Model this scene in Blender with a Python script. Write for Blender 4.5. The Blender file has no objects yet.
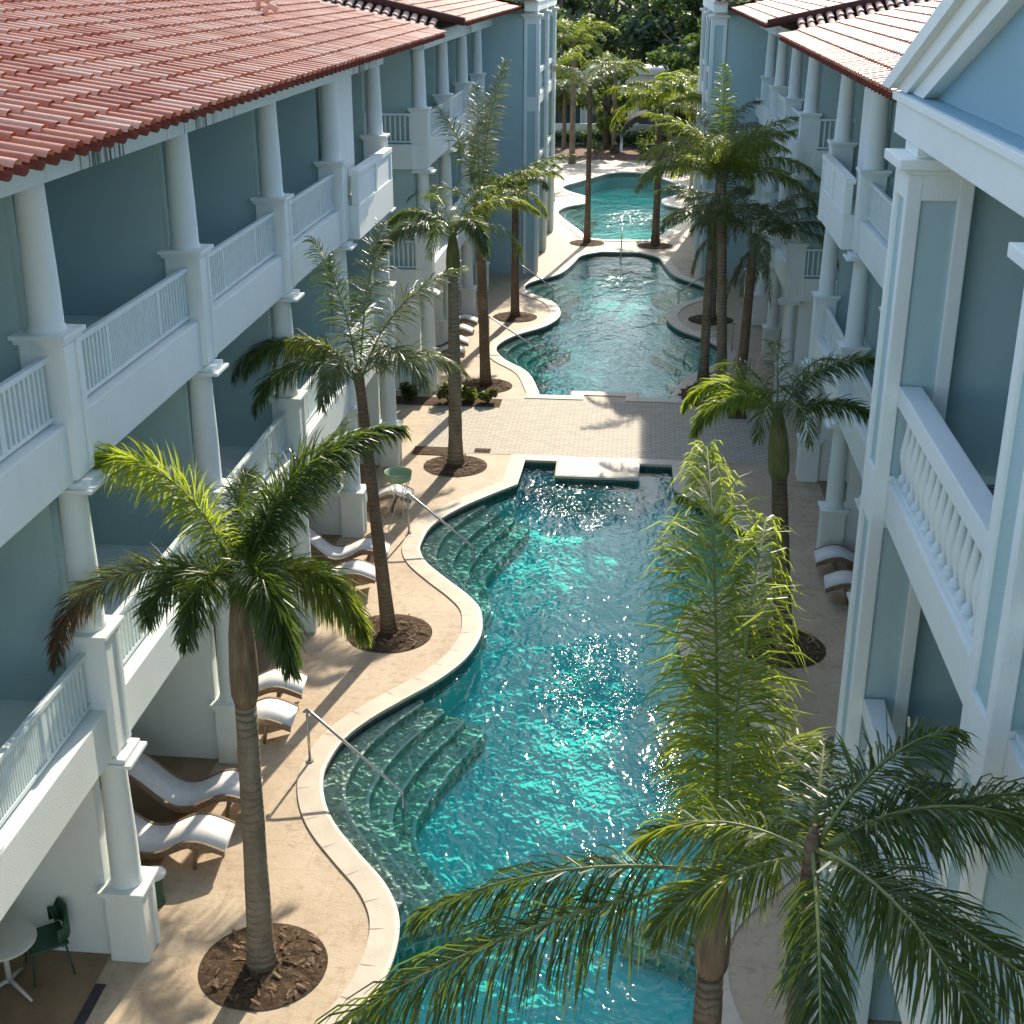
import bpy, bmesh, math, random
from mathutils import Vector, Matrix
random.seed(7)
PI = math.pi
scene = bpy.context.scene
COL = scene.collection
XL, XR = -5.50, 3.86          # facade planes of the left and right wings
CX = -0.80                    # symmetry axis of the pools

# ------------------------------------------------------------------ helpers
def link(name, me, mat=None, parent=None):
    o = bpy.data.objects.new(name, me)
    COL.objects.link(o)
    if mat is not None:
        for m in (mat if isinstance(mat, (list, tuple)) else [mat]):
            o.data.materials.append(m)
    if parent is not None:
        o.parent = parent
        o.matrix_parent_inverse = parent_matrix(parent).inverted()
    return o
def parent_matrix(o):
    m = Matrix.LocRotScale(o.location, o.rotation_euler, o.scale)
    return parent_matrix(o.parent) @ o.matrix_parent_inverse @ m if o.parent else m
def obj(name, bm, mat=None, parent=None, smooth=False):
    me = bpy.data.meshes.new(name)
    if smooth:
        for f in bm.faces: f.smooth = True
    bm.to_mesh(me); bm.free()
    return link(name, me, mat, parent)
def pyobj(name, V, F, mat=None, parent=None, smooth=False, midx=None):
    me = bpy.data.meshes.new(name)
    me.from_pydata(V, [], F)
    if midx: me.polygons.foreach_set('material_index', midx)
    if smooth: me.polygons.foreach_set('use_smooth', [True]*len(F))
    me.update()
    return link(name, me, mat, parent)
def tag(o, label=None, cat=None, group=None, kind=None):
    if label: o['label'] = label
    if cat: o['category'] = cat
    if group: o['group'] = group
    if kind: o['kind'] = kind
    return o
def thing(name, label, cat, loc=(0, 0, 0), rz=0, group=None):
    o = bpy.data.objects.new(name, None); COL.objects.link(o)
    o.location = loc; o.rotation_euler = (0, 0, rz); o.empty_display_size = .3
    return tag(o, label, cat, group)
def box(bm, x0, x1, y0, y1, z0, z1, bev=0):
    if x0 > x1: x0, x1 = x1, x0
    if y0 > y1: y0, y1 = y1, y0
    v = [bm.verts.new((x, y, z)) for x in (x0, x1) for y in (y0, y1) for z in (z0, z1)]
    fs = [bm.faces.new([v[i] for i in q]) for q in ((0,1,3,2),(4,6,7,5),(0,4,5,1),(2,3,7,6),(0,2,6,4),(1,5,7,3))]
    if bev:
        es = list({e for f in fs for e in f.edges})
        bmesh.ops.bevel(bm, geom=es, offset=bev, segments=2, affect='EDGES', profile=.6)
def lathe(bm, prof, cx, cy, z0=0, n=20, cap=True):
    rings = []
    for r, z in prof:
        rings.append([bm.verts.new((cx + r*math.cos(2*PI*k/n), cy + r*math.sin(2*PI*k/n), z0 + z)) for k in range(n)])
    for a, b in zip(rings, rings[1:]):
        for k in range(n):
            f = bm.faces.new((a[k], a[(k+1) % n], b[(k+1) % n], b[k])); f.smooth = True
    if cap:
        bm.faces.new(rings[0][::-1]); bm.faces.new(rings[-1])
def tube(bm, pts, rad, n=8, cap=True):
    pts = [Vector(p) for p in pts]
    if not isinstance(rad, (list, tuple)): rad = [rad]*len(pts)
    rings = []; ref = None
    for i, p in enumerate(pts):
        t = (pts[min(i+1, len(pts)-1)] - pts[max(i-1, 0)]).normalized()
        if ref is None:
            ref = Vector((1, 0, 0)) if abs(t.x) < .8 else Vector((0, 1, 0))
        a = (ref - t*ref.dot(t)).normalized(); b = t.cross(a); ref = a
        rings.append([bm.verts.new(p + (a*math.cos(2*PI*k/n) + b*math.sin(2*PI*k/n))*rad[i]) for k in range(n)])
    for a, b in zip(rings, rings[1:]):
        for k in range(n):
            f = bm.faces.new((a[k], a[(k+1) % n], b[(k+1) % n], b[k])); f.smooth = True
    if cap:
        bm.faces.new(rings[0][::-1]); bm.faces.new(rings[-1])
def prism(bm, poly, z0, z1):
    lo = [bm.verts.new((x, y, z0)) for x, y in poly]; hi = [bm.verts.new((x, y, z1)) for x, y in poly]
    n = len(poly)
    bm.faces.new(hi); bm.faces.new(lo[::-1])
    for i in range(n):
        bm.faces.new((lo[i], lo[(i+1) % n], hi[(i+1) % n], hi[i]))

# ------------------------------------------------------------------ materials
def mat(name):
    m = bpy.data.materials.new(name); m.use_nodes = True
    nt = m.node_tree; nt.nodes.clear()
    return m, nt, nt.nodes.new('ShaderNodeOutputMaterial')
def N(nt, typ, **kw):
    n = nt.nodes.new(typ)
    for k, v in kw.items():
        if k in n.inputs: n.inputs[k].default_value = v
        else: setattr(n, k, v)
    return n
def ramp(nt, src, stops, interp='LINEAR'):
    r = nt.nodes.new('ShaderNodeValToRGB'); r.color_ramp.interpolation = interp
    el = r.color_ramp.elements
    while len(el) < len(stops): el.new(.5)
    for e, (p, c) in zip(el, stops):
        e.position = p; e.color = (*c, 1) if len(c) == 3 else c
    nt.links.new(src, r.inputs[0]); return r.outputs[0]
def noise(nt, scale, detail=4, rough=.55, coord='Object', vscale=None, dist=0):
    tc = nt.nodes.new('ShaderNodeTexCoord'); v = tc.outputs[coord]
    if vscale:
        mp = nt.nodes.new('ShaderNodeMapping'); mp.inputs['Scale'].default_value = vscale
        nt.links.new(v, mp.inputs[0]); v = mp.outputs[0]
    n = N(nt, 'ShaderNodeTexNoise', Scale=scale, Detail=detail, Roughness=rough, Distortion=dist)
    nt.links.new(v, n.inputs['Vector']); return n.outputs['Fac']
def mixc(nt, a, b, fac, mode='MIX'):
    n = nt.nodes.new('ShaderNodeMix'); n.data_type = 'RGBA'; n.blend_type = mode
    for s, v in ((0, fac), (6, a), (7, b)):
        if hasattr(v, 'is_linked') or hasattr(v, 'links'): nt.links.new(v, n.inputs[s])
        else: n.inputs[s].default_value = v if s == 0 else (*v, 1)
    return n.outputs[2]
def bump(nt, h, dist, strength=1):
    b = N(nt, 'ShaderNodeBump', Strength=strength, Distance=dist); nt.links.new(h, b.inputs['Height']); return b.outputs[0]
def math_(nt, op, a, b=0.0):
    n = nt.nodes.new('ShaderNodeMath'); n.operation = op
    for i, v in enumerate((a, b)):
        if hasattr(v, 'links'): nt.links.new(v, n.inputs[i])
        else: n.inputs[i].default_value = v
    return n.outputs[0]
def principled(nt, out, color, rough=.6, nrm=None, metal=0, spec=.5):
    p = N(nt, 'ShaderNodeBsdfPrincipled', Roughness=rough, Metallic=metal)
    p.inputs['Specular IOR Level'].default_value = spec
    if hasattr(color, 'links'): nt.links.new(color, p.inputs['Base Color'])
    else: p.inputs['Base Color'].default_value = (*color, 1)
    if nrm is not None: nt.links.new(nrm, p.inputs['Normal'])
    nt.links.new(p.outputs[0], out.inputs[0]); return p
def simple(name, c, rough=.6, var=.12, scale=3, bmp=.002, bscale=40, metal=0, spec=.4):
    m, nt, out = mat(name)
    n = noise(nt, scale, 5, .6)
    c2 = tuple(x*(1-var) for x in c); c3 = tuple(min(1, x*(1+var)) for x in c)
    col = ramp(nt, n, [(.3, c2), (.7, c3)])
    nr = bump(nt, noise(nt, bscale, 3, .6), bmp) if bmp else None
    principled(nt, out, col, rough, nr, metal, spec); return m

def stucco(name, c, stain=.25):
    m, nt, out = mat(name)
    big = noise(nt, .8, 5, .6)
    streak = noise(nt, 3.0, 5, .65, vscale=(2.2, 2.2, .18))
    col = ramp(nt, big, [(.3, tuple(x*.93 for x in c)), (.7, c)])
    st = ramp(nt, streak, [(.60, (0, 0, 0)), (.80, (1, 1, 1))])
    dirt = tuple(x*y for x, y in zip(c, (.70, .70, .66)))
    f = math_(nt, 'MULTIPLY', st, stain)
    col = mixc(nt, col, dirt, f)
    principled(nt, out, col, .75, bump(nt, noise(nt, 55, 4, .7), .004), spec=.3); return m
WHITE = stucco('white_stucco', (.82, .865, .815))
AQUA = stucco('pale_aqua_stucco', (.45, .60, .60), .15)
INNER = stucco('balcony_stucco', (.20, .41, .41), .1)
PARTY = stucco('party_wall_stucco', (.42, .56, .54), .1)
BLUE = stucco('blue_stucco', (.26, .43, .50), .1)

def beam_mat():
    m, nt, out = mat('stained_beam_stucco')
    c = (.73, .82, .79)
    s = noise(nt, 2.6, 6, .75, vscale=(.2, 4.5, .10))
    big = noise(nt, .35, 2, .5, vscale=(.1, 1, .1))
    th = math_(nt, 'MULTIPLY', math_(nt, 'ADD', s, math_(nt, 'MULTIPLY', big, .8)), .6)
    st = ramp(nt, th, [(.625, (0, 0, 0)), (.66, (1, 1, 1))])
    soft = ramp(nt, th, [(.56, (0, 0, 0)), (.70, (1, 1, 1))])
    col = mixc(nt, c, (.50, .51, .49), math_(nt, 'MULTIPLY', soft, .5))
    col = mixc(nt, col, (.045, .05, .05), math_(nt, 'MULTIPLY', st, .92))
    principled(nt, out, col, .8, bump(nt, noise(nt, 50, 3, .6), .003), spec=.3); return m
BEAM = beam_mat()

def tile_mat():
    m, nt, out = mat('terracotta_tiles')
    g = nt.nodes.new('ShaderNodeNewGeometry')
    col = ramp(nt, g.outputs['Random Per Island'], [(0, (.40, .115, .06)), (.35, (.54, .19, .10)), (.7, (.60, .26, .155)), (1, (.66, .38, .26))])
    n = noise(nt, 1.6, 6, .65)
    col = mixc(nt, col, (.66, .45, .36), math_(nt, 'MULTIPLY', ramp(nt, n, [(.5, (0, 0, 0)), (.8, (1, 1, 1))]), .5))
    n2 = noise(nt, 9, 5, .7)
    col = mixc(nt, col, (.12, .05, .04), math_(nt, 'MULTIPLY', ramp(nt, n2, [(.58, (0, 0, 0)), (.78, (1, 1, 1))]), .5))
    principled(nt, out, col, .55, bump(nt, noise(nt, 30, 4, .6), .004), spec=.4); return m
TILE = tile_mat()
TILE_UNDER = simple('tile_pan', (.07, .02, .014), .8, .25, 4)  # pans darkened: shade in the gaps between barrels is put into the colour
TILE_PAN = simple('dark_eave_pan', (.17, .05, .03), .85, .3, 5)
MORTAR_TILE = simple('pale_ridge_tile', (.60, .36, .27), .75, .3, 5)

def deck_mat():
    m, nt, out = mat('coral_stone_deck')
    a = noise(nt, .9, 6, .6); b = noise(nt, 7, 6, .7); c = noise(nt, 2.6, 8, .75, dist=.6)
    col = ramp(nt, a, [(.28, (.47, .35, .225)), (.5, (.56, .43, .285)), (.72, (.62, .495, .345))])
    col = mixc(nt, col, (.36, .24, .145), math_(nt, 'MULTIPLY', ramp(nt, math_(nt, 'ADD', math_(nt, 'MULTIPLY', b, .7), math_(nt, 'MULTIPLY', noise(nt, 1.7, 5, .65), .4)), [(.55, (0, 0, 0)), (.72, (1, 1, 1))]), .8))
    col = mixc(nt, col, (.63, .50, .36), math_(nt, 'MULTIPLY', ramp(nt, c, [(.52, (0, 0, 0)), (.62, (1, 1, 1))]), .35))
    tc = nt.nodes.new('ShaderNodeTexCoord')
    br = N(nt, 'ShaderNodeTexBrick', Scale=1.0)
    br.inputs['Mortar Size'].default_value = .006; br.inputs['Brick Width'].default_value = .9; br.inputs['Row Height'].default_value = .6
    br.inputs['Color1'].default_value = (1, 1, 1, 1); br.inputs['Color2'].default_value = (.95, .94, .93, 1); br.inputs['Mortar'].default_value = (.80, .77, .73, 1)
    nt.links.new(tc.outputs['Object'], br.inputs['Vector'])
    col = mixc(nt, col, br.outputs['Color'], .8, 'MULTIPLY')
    principled(nt, out, col, .62, bump(nt, noise(nt, 25, 5, .7), .006), spec=.35); return m
DECK = deck_mat()
COPING = simple('pale_coping', (.62, .53, .41), .55, .12, 2.2, .003, 30)
JOINT = simple('coping_joint_grout', (.42, .34, .25), .8, .2, 6, 0)
PATIO = simple('brown_patio_tile', (.30, .20, .11), .5, .25, 2, .002, 25)
def paver_mat():
    m, nt, out = mat('grey_pavers')
    tc = nt.nodes.new('ShaderNodeTexCoord')
    br = N(nt, 'ShaderNodeTexBrick', Scale=1.0)
    br.inputs['Mortar Size'].default_value = .012; br.inputs['Brick Width'].default_value = .24; br.inputs['Row Height'].default_value = .12
    br.inputs['Color1'].default_value = (.56, .49, .38, 1); br.inputs['Color2'].default_value = (.43, .375, .29, 1); br.inputs['Mortar'].default_value = (.24, .21, .17, 1)
    nt.links.new(tc.outputs['Object'], br.inputs['Vector'])
    col = mixc(nt, br.outputs['Color'], (.60, .53, .42), math_(nt, 'MULTIPLY', noise(nt, 3.5, 6, .7), .55))
    principled(nt, out, col, .7, bump(nt, br.outputs['Fac'], .006, -.6), spec=.3); return m
PAVER = paver_mat()

def soil_mat():
    m, nt, out = mat('bark_mulch')
    a = noise(nt, 14, 6, .8); g = nt.nodes.new('ShaderNodeNewGeometry')
    col = ramp(nt, a, [(.3, (.035, .022, .013)), (.5, (.12, .075, .042)), (.68, (.24, .16, .095))])
    principled(nt, out, col, .9, bump(nt, noise(nt, 18, 6, .8), .05), spec=.2); return m
SOIL = soil_mat()
CHIP = simple('bark_chip', (.20, .125, .07), .85, .5, 8, 0)
EARTH = simple('garden_ground', (.13, .105, .06), .9, .4, 1.2, .02, 12)

def basin_mat():
    m, nt, out = mat('pool_plaster')
    a = noise(nt, .55, 4, .6); b = noise(nt, 18, 4, .7)
    col = ramp(nt, a, [(.3, (.30, .76, .73)), (.7, (.46, .86, .82))])
    col = mixc(nt, col, (.30, .66, .64), math_(nt, 'MULTIPLY', b, .4))
    principled(nt, out, col, .6, None, spec=.2); return m
BASIN = basin_mat()
def step_mat():
    m, nt, out = mat('pebble_steps')
    tc = nt.nodes.new('ShaderNodeTexCoord')
    v = N(nt, 'ShaderNodeTexVoronoi', Scale=16.0); nt.links.new(tc.outputs['Object'], v.inputs['Vector'])
    col = ramp(nt, v.outputs['Color'], [(.1, (.24, .30, .20)), (.45, (.40, .47, .33)), (.8, (.56, .63, .48))])
    principled(nt, out, col, .6, None, spec=.2); return m
STEP = step_mat()
NOSE = simple('pale_step_edge', (.66, .72, .60), .5, .1, 6, 0)
def band_mat():  # dark tile band with the shade below the coping painted into its colour
    m, nt, out = mat('coping_shade_tile')
    tc = nt.nodes.new('ShaderNodeTexCoord')
    br = N(nt, 'ShaderNodeTexBrick', Scale=1.0); br.offset = 0
    br.inputs['Mortar Size'].default_value = .006; br.inputs['Brick Width'].default_value = .12; br.inputs['Row Height'].default_value = .12
    br.inputs['Color1'].default_value = (.055, .085, .07, 1); br.inputs['Color2'].default_value = (.09, .125, .10, 1); br.inputs['Mortar'].default_value = (.15, .17, .15, 1)
    nt.links.new(tc.outputs['Object'], br.inputs['Vector'])
    principled(nt, out, br.outputs['Color'], .3); return m
BAND = band_mat()

def water_mat():
    m, nt, out = mat('pool_water')
    n1 = noise(nt, 1.1, 1, .5, vscale=(1.1, .8, 1), dist=.4); n2 = noise(nt, 3.6, 1.5, .5, vscale=(1.25, .8, 1), dist=.9)
    n3 = noise(nt, 8.5, 1, .5, vscale=(1.2, .9, 1), dist=.6)
    h = math_(nt, 'ADD', math_(nt, 'MULTIPLY', n1, .8), math_(nt, 'ADD', math_(nt, 'MULTIPLY', n2, .42), math_(nt, 'MULTIPLY', n3, .17)))
    geo = nt.nodes.new('ShaderNodeNewGeometry')
    amp = math_(nt, 'ADD', math_(nt, 'MULTIPLY', noise(nt, .5, 3, .6), .13), .05)
    for cx, cy, rx, ry in ((-.45, 19.8, 1.0, 2.5), (-1.2, 28.6, 1.7, 2.4), (.9, 17.0, .8, 1.4), (-.5, 51.5, 1.2, 2.5), (-.5, 66.0, 1.6, 3.0)):   # gusts ruffle the surface here
        mp = nt.nodes.new('ShaderNodeMapping'); mp.inputs['Location'].default_value = (-cx/rx, -cy/ry, 0); mp.inputs['Scale'].default_value = (1/rx, 1/ry, 0)
        nt.links.new(geo.outputs['Position'], mp.inputs[0])
        ln = nt.nodes.new('ShaderNodeVectorMath'); ln.operation = 'LENGTH'; nt.links.new(mp.outputs[0], ln.inputs[0])
        g_ = ramp(nt, math_(nt, 'ADD', ln.outputs['Value'], math_(nt, 'MULTIPLY', math_(nt, 'SUBTRACT', noise(nt, 1.2, 3, .6), .5), 1.6)), [(.1, (.58, .58, .58)), (1, (0, 0, 0))], 'EASE')
        amp = math_(nt, 'ADD', amp, g_)
    amp = math_(nt, 'MINIMUM', amp, 1.25)
    h = math_(nt, 'MULTIPLY', math_(nt, 'SUBTRACT', h, .695), amp)
    nr = bump(nt, h, .43, 1)
    tr = N(nt, 'ShaderNodeBsdfTransparent'); tr.inputs[0].default_value = (.97, 1, 1, 1)
    gl = N(nt, 'ShaderNodeBsdfGlossy', Roughness=.085); nt.links.new(nr, gl.inputs['Normal'])
    fr = N(nt, 'ShaderNodeFresnel', IOR=1.2); nt.links.new(nr, fr.inputs['Normal'])
    mx = N(nt, 'ShaderNodeMixShader'); nt.links.new(fr.outputs[0], mx.inputs[0])
    nt.links.new(tr.outputs[0], mx.inputs[1]); nt.links.new(gl.outputs[0], mx.inputs[2])
    nt.links.new(mx.outputs[0], out.inputs[0])
    va = N(nt, 'ShaderNodeVolumeAbsorption', Density=.78); va.inputs['Color'].default_value = (.0, .912, .872, 1)
    nt.links.new(va.outputs[0], out.inputs['Volume']); return m
WATER = water_mat()

def leaf_mat(name, dark, light, trans, tmix=.38, rough=.40):
    m, nt, out = mat(name)
    g = nt.nodes.new('ShaderNodeNewGeometry')
    n = noise(nt, 1.7, 3, .6)
    f = math_(nt, 'ADD', math_(nt, 'MULTIPLY', g.outputs['Random Per Island'], .6), math_(nt, 'MULTIPLY', n, .4))
    col = ramp(nt, f, [(.15, dark), (.8, light)])
    p = N(nt, 'ShaderNodeBsdfPrincipled', Roughness=rough); p.inputs['Specular IOR Level'].default_value = .5
    nt.links.new(col, p.inputs['Base Color'])
    t = N(nt, 'ShaderNodeBsdfTranslucent')
    tcol = ramp(nt, f, [(.1, tuple(x*.6 for x in trans)), (.9, trans)])
    nt.links.new(tcol, t.inputs[0])
    mx = N(nt, 'ShaderNodeMixShader', Fac=tmix)
    nt.links.new(p.outputs[0], mx.inputs[1]); nt.links.new(t.outputs[0], mx.inputs[2]); nt.links.new(mx.outputs[0], out.inputs[0])
    return m
LEAF = leaf_mat('palm_leaf', (.018, .040, .012), (.072, .108, .026), (.27, .40, .035), .36)
LEAF_Y = leaf_mat('yellow_green_palm_leaf', (.032, .060, .013), (.115, .155, .030), (.48, .58, .045), .45)
LEAF_B = leaf_mat('bright_backlit_palm_leaf', (.05, .085, .015), (.15, .20, .035), (.66, .80, .07), .52)
LEAF_P = leaf_mat('pale_palm_leaf', (.06, .085, .04), (.17, .20, .10), (.30, .36, .10), .28)
DRY = leaf_mat('dry_palm_leaf', (.07, .04, .022), (.20, .125, .065), (.22, .13, .05), .25, .6)
RACHIS = simple('leaf_stalk', (.16, .19, .055), .5, .25, 4, 0)
TREE_D = leaf_mat('dark_tree_leaf', (.018, .042, .014), (.065, .105, .03), (.20, .30, .05), .42)
TREE_L = leaf_mat('light_tree_leaf', (.035, .060, .014), (.11, .15, .03), (.42, .52, .07), .45)
TREE_B = leaf_mat('blue_green_tree_leaf', (.02, .045, .03), (.09, .13, .085), (.22, .32, .10), .4)
SHRUB = leaf_mat('shrub_leaf', (.04, .06, .02), (.16, .19, .06), (.26, .30, .06), .3)

def trunk_mat(name, a, b, c, ring):
    m, nt, out = mat(name)
    tc = nt.nodes.new('ShaderNodeTexCoord')
    w = N(nt, 'ShaderNodeTexWave', Scale=ring, Distortion=4.5, Detail=4.0); w.bands_direction = 'Z'; w.inputs['Detail Scale'].default_value = 1.5
    nt.links.new(tc.outputs['Object'], w.inputs['Vector'])
    n = noise(nt, 3.0, 6, .7, vscale=(1, 1, .5))
    col = ramp(nt, n, [(.3, a), (.55, b), (.75, c)])
    col = mixc(nt, col, tuple(x*.45 for x in a), math_(nt, 'MULTIPLY', math_(nt, 'MULTIPLY', ramp(nt, w.outputs['Fac'], [(.72, (0, 0, 0)), (.95, (1, 1, 1))]), ramp(nt, noise(nt, 2.2, 4, .7), [(.38, (0, 0, 0)), (.62, (1, 1, 1))])), .6))
    principled(nt, out, col, .85, bump(nt, math_(nt, 'ADD', math_(nt, 'MULTIPLY', w.outputs['Fac'], -1), noise(nt, 22, 5, .7, vscale=(1, 1, .3))), .018), spec=.2); return m
TRUNK = trunk_mat('palm_trunk', (.19, .15, .10), (.29, .235, .165), (.38, .32, .235), 3.2)
TRUNK_D = trunk_mat('brown_palm_trunk', (.13, .09, .055), (.22, .155, .10), (.31, .235, .155), 4.0)
BARK = simple('tree_bark', (.10, .075, .05), .9, .35, 5, .02, 14)
def sheath_mat(name, a, b):
    m, nt, out = mat(name)
    n = noise(nt, 6, 5, .7, vscale=(3, 3, .35))
    principled(nt, out, ramp(nt, n, [(.32, a), (.68, b)]), .6, bump(nt, noise(nt, 14, 5, .7, vscale=(3, 3, .2)), .012), spec=.3); return m
SHEATH = sheath_mat('brown_crownshaft', (.11, .075, .042), (.26, .19, .115))
SHEATH_G = sheath_mat('green_crownshaft', (.09, .10, .03), (.22, .21, .075))

STEEL = simple('brushed_steel', (.55, .53, .50), .3, .08, 8, 0, metal=.9)
PAINT = simple('white_rail_paint', (.75, .83, .80), .4, .06, 6, 0)
SLING = simple('white_lounger_sling', (.76, .74, .70), .6, .08, 9, .001, 120)
WICKER = simple('brown_wicker', (.24, .16, .095), .7, .4, 30, .006, 60)
GREENCH = simple('green_chair_paint', (.035, .095, .06), .5, .15, 5, 0)
TABLETOP = simple('white_table_top', (.66, .66, .62), .4, .06, 5, 0)
GLASS = simple('dark_door_glass', (.035, .055, .06), .08, .2, .6, 0, spec=.6)
DARK = simple('dark_drain', (.05, .05, .055), .6, .2, 8, .003)
def chevron_mat():
    m, nt, out = mat('grey_chevron_floor')
    tc = nt.nodes.new('ShaderNodeTexCoord'); sp = nt.nodes.new('ShaderNodeSeparateXYZ'); nt.links.new(tc.outputs['Object'], sp.inputs[0])
    t = math_(nt, 'PINGPONG', sp.outputs[0], .16)
    v = math_(nt, 'FRACT', math_(nt, 'MULTIPLY', math_(nt, 'ADD', sp.outputs[1], t), 8.0))
    col = ramp(nt, v, [(.40, (.30, .33, .32)), (.55, (.10, .12, .12))])
    principled(nt, out, col, .5); return m
CHEVRON = chevron_mat()

# ------------------------------------------------------------------ world, sun, camera
AZ, EL = math.radians(9.5), math.radians(31)
w = bpy.data.worlds.new('World'); scene.world = w; w.use_nodes = True
nt = w.node_tree; nt.nodes.clear()
sky = nt.nodes.new('ShaderNodeTexSky'); sky.sky_type = 'NISHITA'; sky.sun_disc = False
sky.sun_elevation = EL; sky.sun_rotation = AZ; sky.air_density = 1.0; sky.dust_density = .8; sky.ozone_density = .9
bg = nt.nodes.new('ShaderNodeBackground'); bg.inputs['Strength'].default_value = .15
wo = nt.nodes.new('ShaderNodeOutputWorld')
nt.links.new(sky.outputs[0], bg.inputs[0]); nt.links.new(bg.outputs[0], wo.inputs[0])
sl = bpy.data.lights.new('sun', 'SUN'); sl.energy = 3.1; sl.angle = math.radians(.5); sl.color = (1, .90, .74)
so = bpy.data.objects.new('sun', sl); COL.objects.link(so)
d = Vector((math.sin(AZ)*math.cos(EL), math.cos(AZ)*math.cos(EL), math.sin(EL)))
so.rotation_euler = d.to_track_quat('Z', 'Y').to_euler(); so.location = (20, 90, 60)
cam = bpy.data.cameras.new('camera'); co = bpy.data.objects.new('camera', cam); COL.objects.link(co)
cam.sensor_width = 36; cam.lens = 1350/1024*36; cam.clip_end = 3000; cam.clip_start = .1
p, y, r = math.radians(21.892), math.radians(5.344), math.radians(.2)
fw = Vector((-math.sin(y)*math.cos(p), math.cos(y)*math.cos(p), -math.sin(p)))
rt = Vector((math.cos(y), math.sin(y), 0)); up = rt.cross(fw)
rt2 = rt*math.cos(r) + up*math.sin(r); up2 = rt2.cross(fw)
co.matrix_world = Matrix(((rt2.x, up2.x, -fw.x, 0), (rt2.y, up2.y, -fw.y, 0), (rt2.z, up2.z, -fw.z, 11), (0, 0, 0, 1)))
scene.camera = co
scene.view_settings.view_transform = 'Standard'; scene.view_settings.look = 'None'
scene.view_settings.exposure = 1.12; scene.view_settings.gamma = 1
scene.cycles.use_denoising = True
scene.cycles.max_bounces = 10; scene.cycles.transparent_max_bounces = 24
scene.cycles.sample_clamp_indirect = 6

# ------------------------------------------------------------------ pools
def smooth_closed(pts, per=5):
    n = len(pts); out = []
    for i in range(n):
        p0, p1, p2, p3 = (Vector(pts[(i+k-1) % n]) for k in range(4))
        if (p2-p1).length < .02: continue
        for s in range(per):
            t = s/per
            out.append(.5*((2*p1) + (p2-p0)*t + (2*p0-5*p1+4*p2-p3)*t*t + (3*p1-p0-3*p2+p3)*t**3))
    return [(v.x, v.y) for v in out]
def smooth_open(pts, per=5):
    out = []; n = len(pts)
    for i in range(n-1):
        p0, p1, p2, p3 = (Vector(pts[min(max(i+k-1, 0), n-1)]) for k in range(4))
        for s in range(per):
            t = s/per
            out.append(.5*((2*p1) + (p2-p0)*t + (2*p0-5*p1+4*p2-p3)*t*t + (3*p1-p0-3*p2+p3)*t**3))
    out.append(Vector(pts[-1])); return [(v.x, v.y) for v in out]
def mir(pts): return [(2*CX - x, y) for x, y in pts]
def fix(pts):                       # counter-clockwise
    a = sum(x0*y1-x1*y0 for (x0, y0), (x1, y1) in zip(pts, pts[1:]+pts[:1]))
    return pts if a > 0 else pts[::-1]
def offset(pts, d):
    n = len(pts); out = []
    for i in range(n):
        a, b, c = Vector(pts[i-1]), Vector(pts[i]), Vector(pts[(i+1) % n])
        n1 = Vector(((b-a).y, -(b-a).x)).normalized(); n2 = Vector(((c-b).y, -(c-b).x)).normalized()
        m = n1 + n2
        if m.length < .2: m = n1
        m.normalize(); k = d/max(.5, m.dot(n1))
        out.append((b.x + m.x*k, b.y + m.y*k))
    return out
def filled(loops, z):               # flat sheet with holes
    cu = bpy.data.curves.new('tmp', 'CURVE'); cu.dimensions = '2D'; cu.fill_mode = 'BOTH'
    for L in loops:
        s = cu.splines.new('POLY'); s.points.add(len(L)-1)
        for q, (x, y) in zip(s.points, L): q.co = (x, y, 0, 1)
        s.use_cyclic_u = True
    o = bpy.data.objects.new('tmp', cu); COL.objects.link(o)
    dg = bpy.context.evaluated_depsgraph_get(); dg.update()
    me = bpy.data.meshes.new_from_object(o.evaluated_get(dg))
    bpy.data.objects.remove(o); me.materials.clear()
    for v in me.vertices: v.co.z = z
    return me

L1 = [(-2.62, 28.95), (-2.96, 28.5), (-3.57, 27.63), (-3.98, 26.87), (-4.22, 26.17), (-4.28, 25.43), (-4.24, 24.94), (-4.02, 24.36), (-3.53, 23.64), (-3.06, 23.01), (-2.73, 22.43),
      (-2.60, 21.8), (-2.58, 21.2), (-2.73, 20.42), (-3.08, 19.65), (-3.56, 18.93), (-3.97, 18.29), (-4.25, 17.66), (-4.36, 16.94), (-4.32, 16.45), (-4.15, 15.89), (-3.88, 15.37),
      (-3.44, 14.78), (-3.05, 14.29), (-2.80, 13.85), (-2.67, 13.45), (-2.63, 13.0), (-2.66, 12.5), (-2.78, 12.0), (-3.1, 11.2), (-3.5, 10.4), (-3.4, 9.7), (-2.6, 9.35)]
L1s = smooth_open(L1, 4)
R1s = mir(L1s)[::-1]
POOL1 = fix([(.16, 29.6), (.18, 30.62), (1.0, 30.62), (1.02, 29.55)] + R1s[::-1] + L1s[::-1] + [(-2.60, 29.5), (-2.58, 30.62), (-1.76, 30.62), (-1.74, 29.6)])
L2 = [(-2.66, 36.2), (-3.14, 38.2), (-3.96, 39.55), (-4.35, 40.7), (-4.27, 41.6), (-3.87, 42.6), (-3.08, 43.75), (-2.70, 44.9), (-2.68, 46.06), (-3.07, 47.48), (-3.88, 48.6), (-4.22, 49.56),
      (-4.04, 50.63), (-3.08, 52.2), (-2.66, 54.3), (-2.40, 55.9), (-1.6, 56.85)]
L2s = smooth_open(L2, 4)
POOL2 = fix([(-2.66, 36.0)] + L2s + mir(L2s)[::-1] + [(1.06, 36.0), (.12, 36.0), (.12, 36.45), (-1.72, 36.45), (-1.72, 36.0)])
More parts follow.
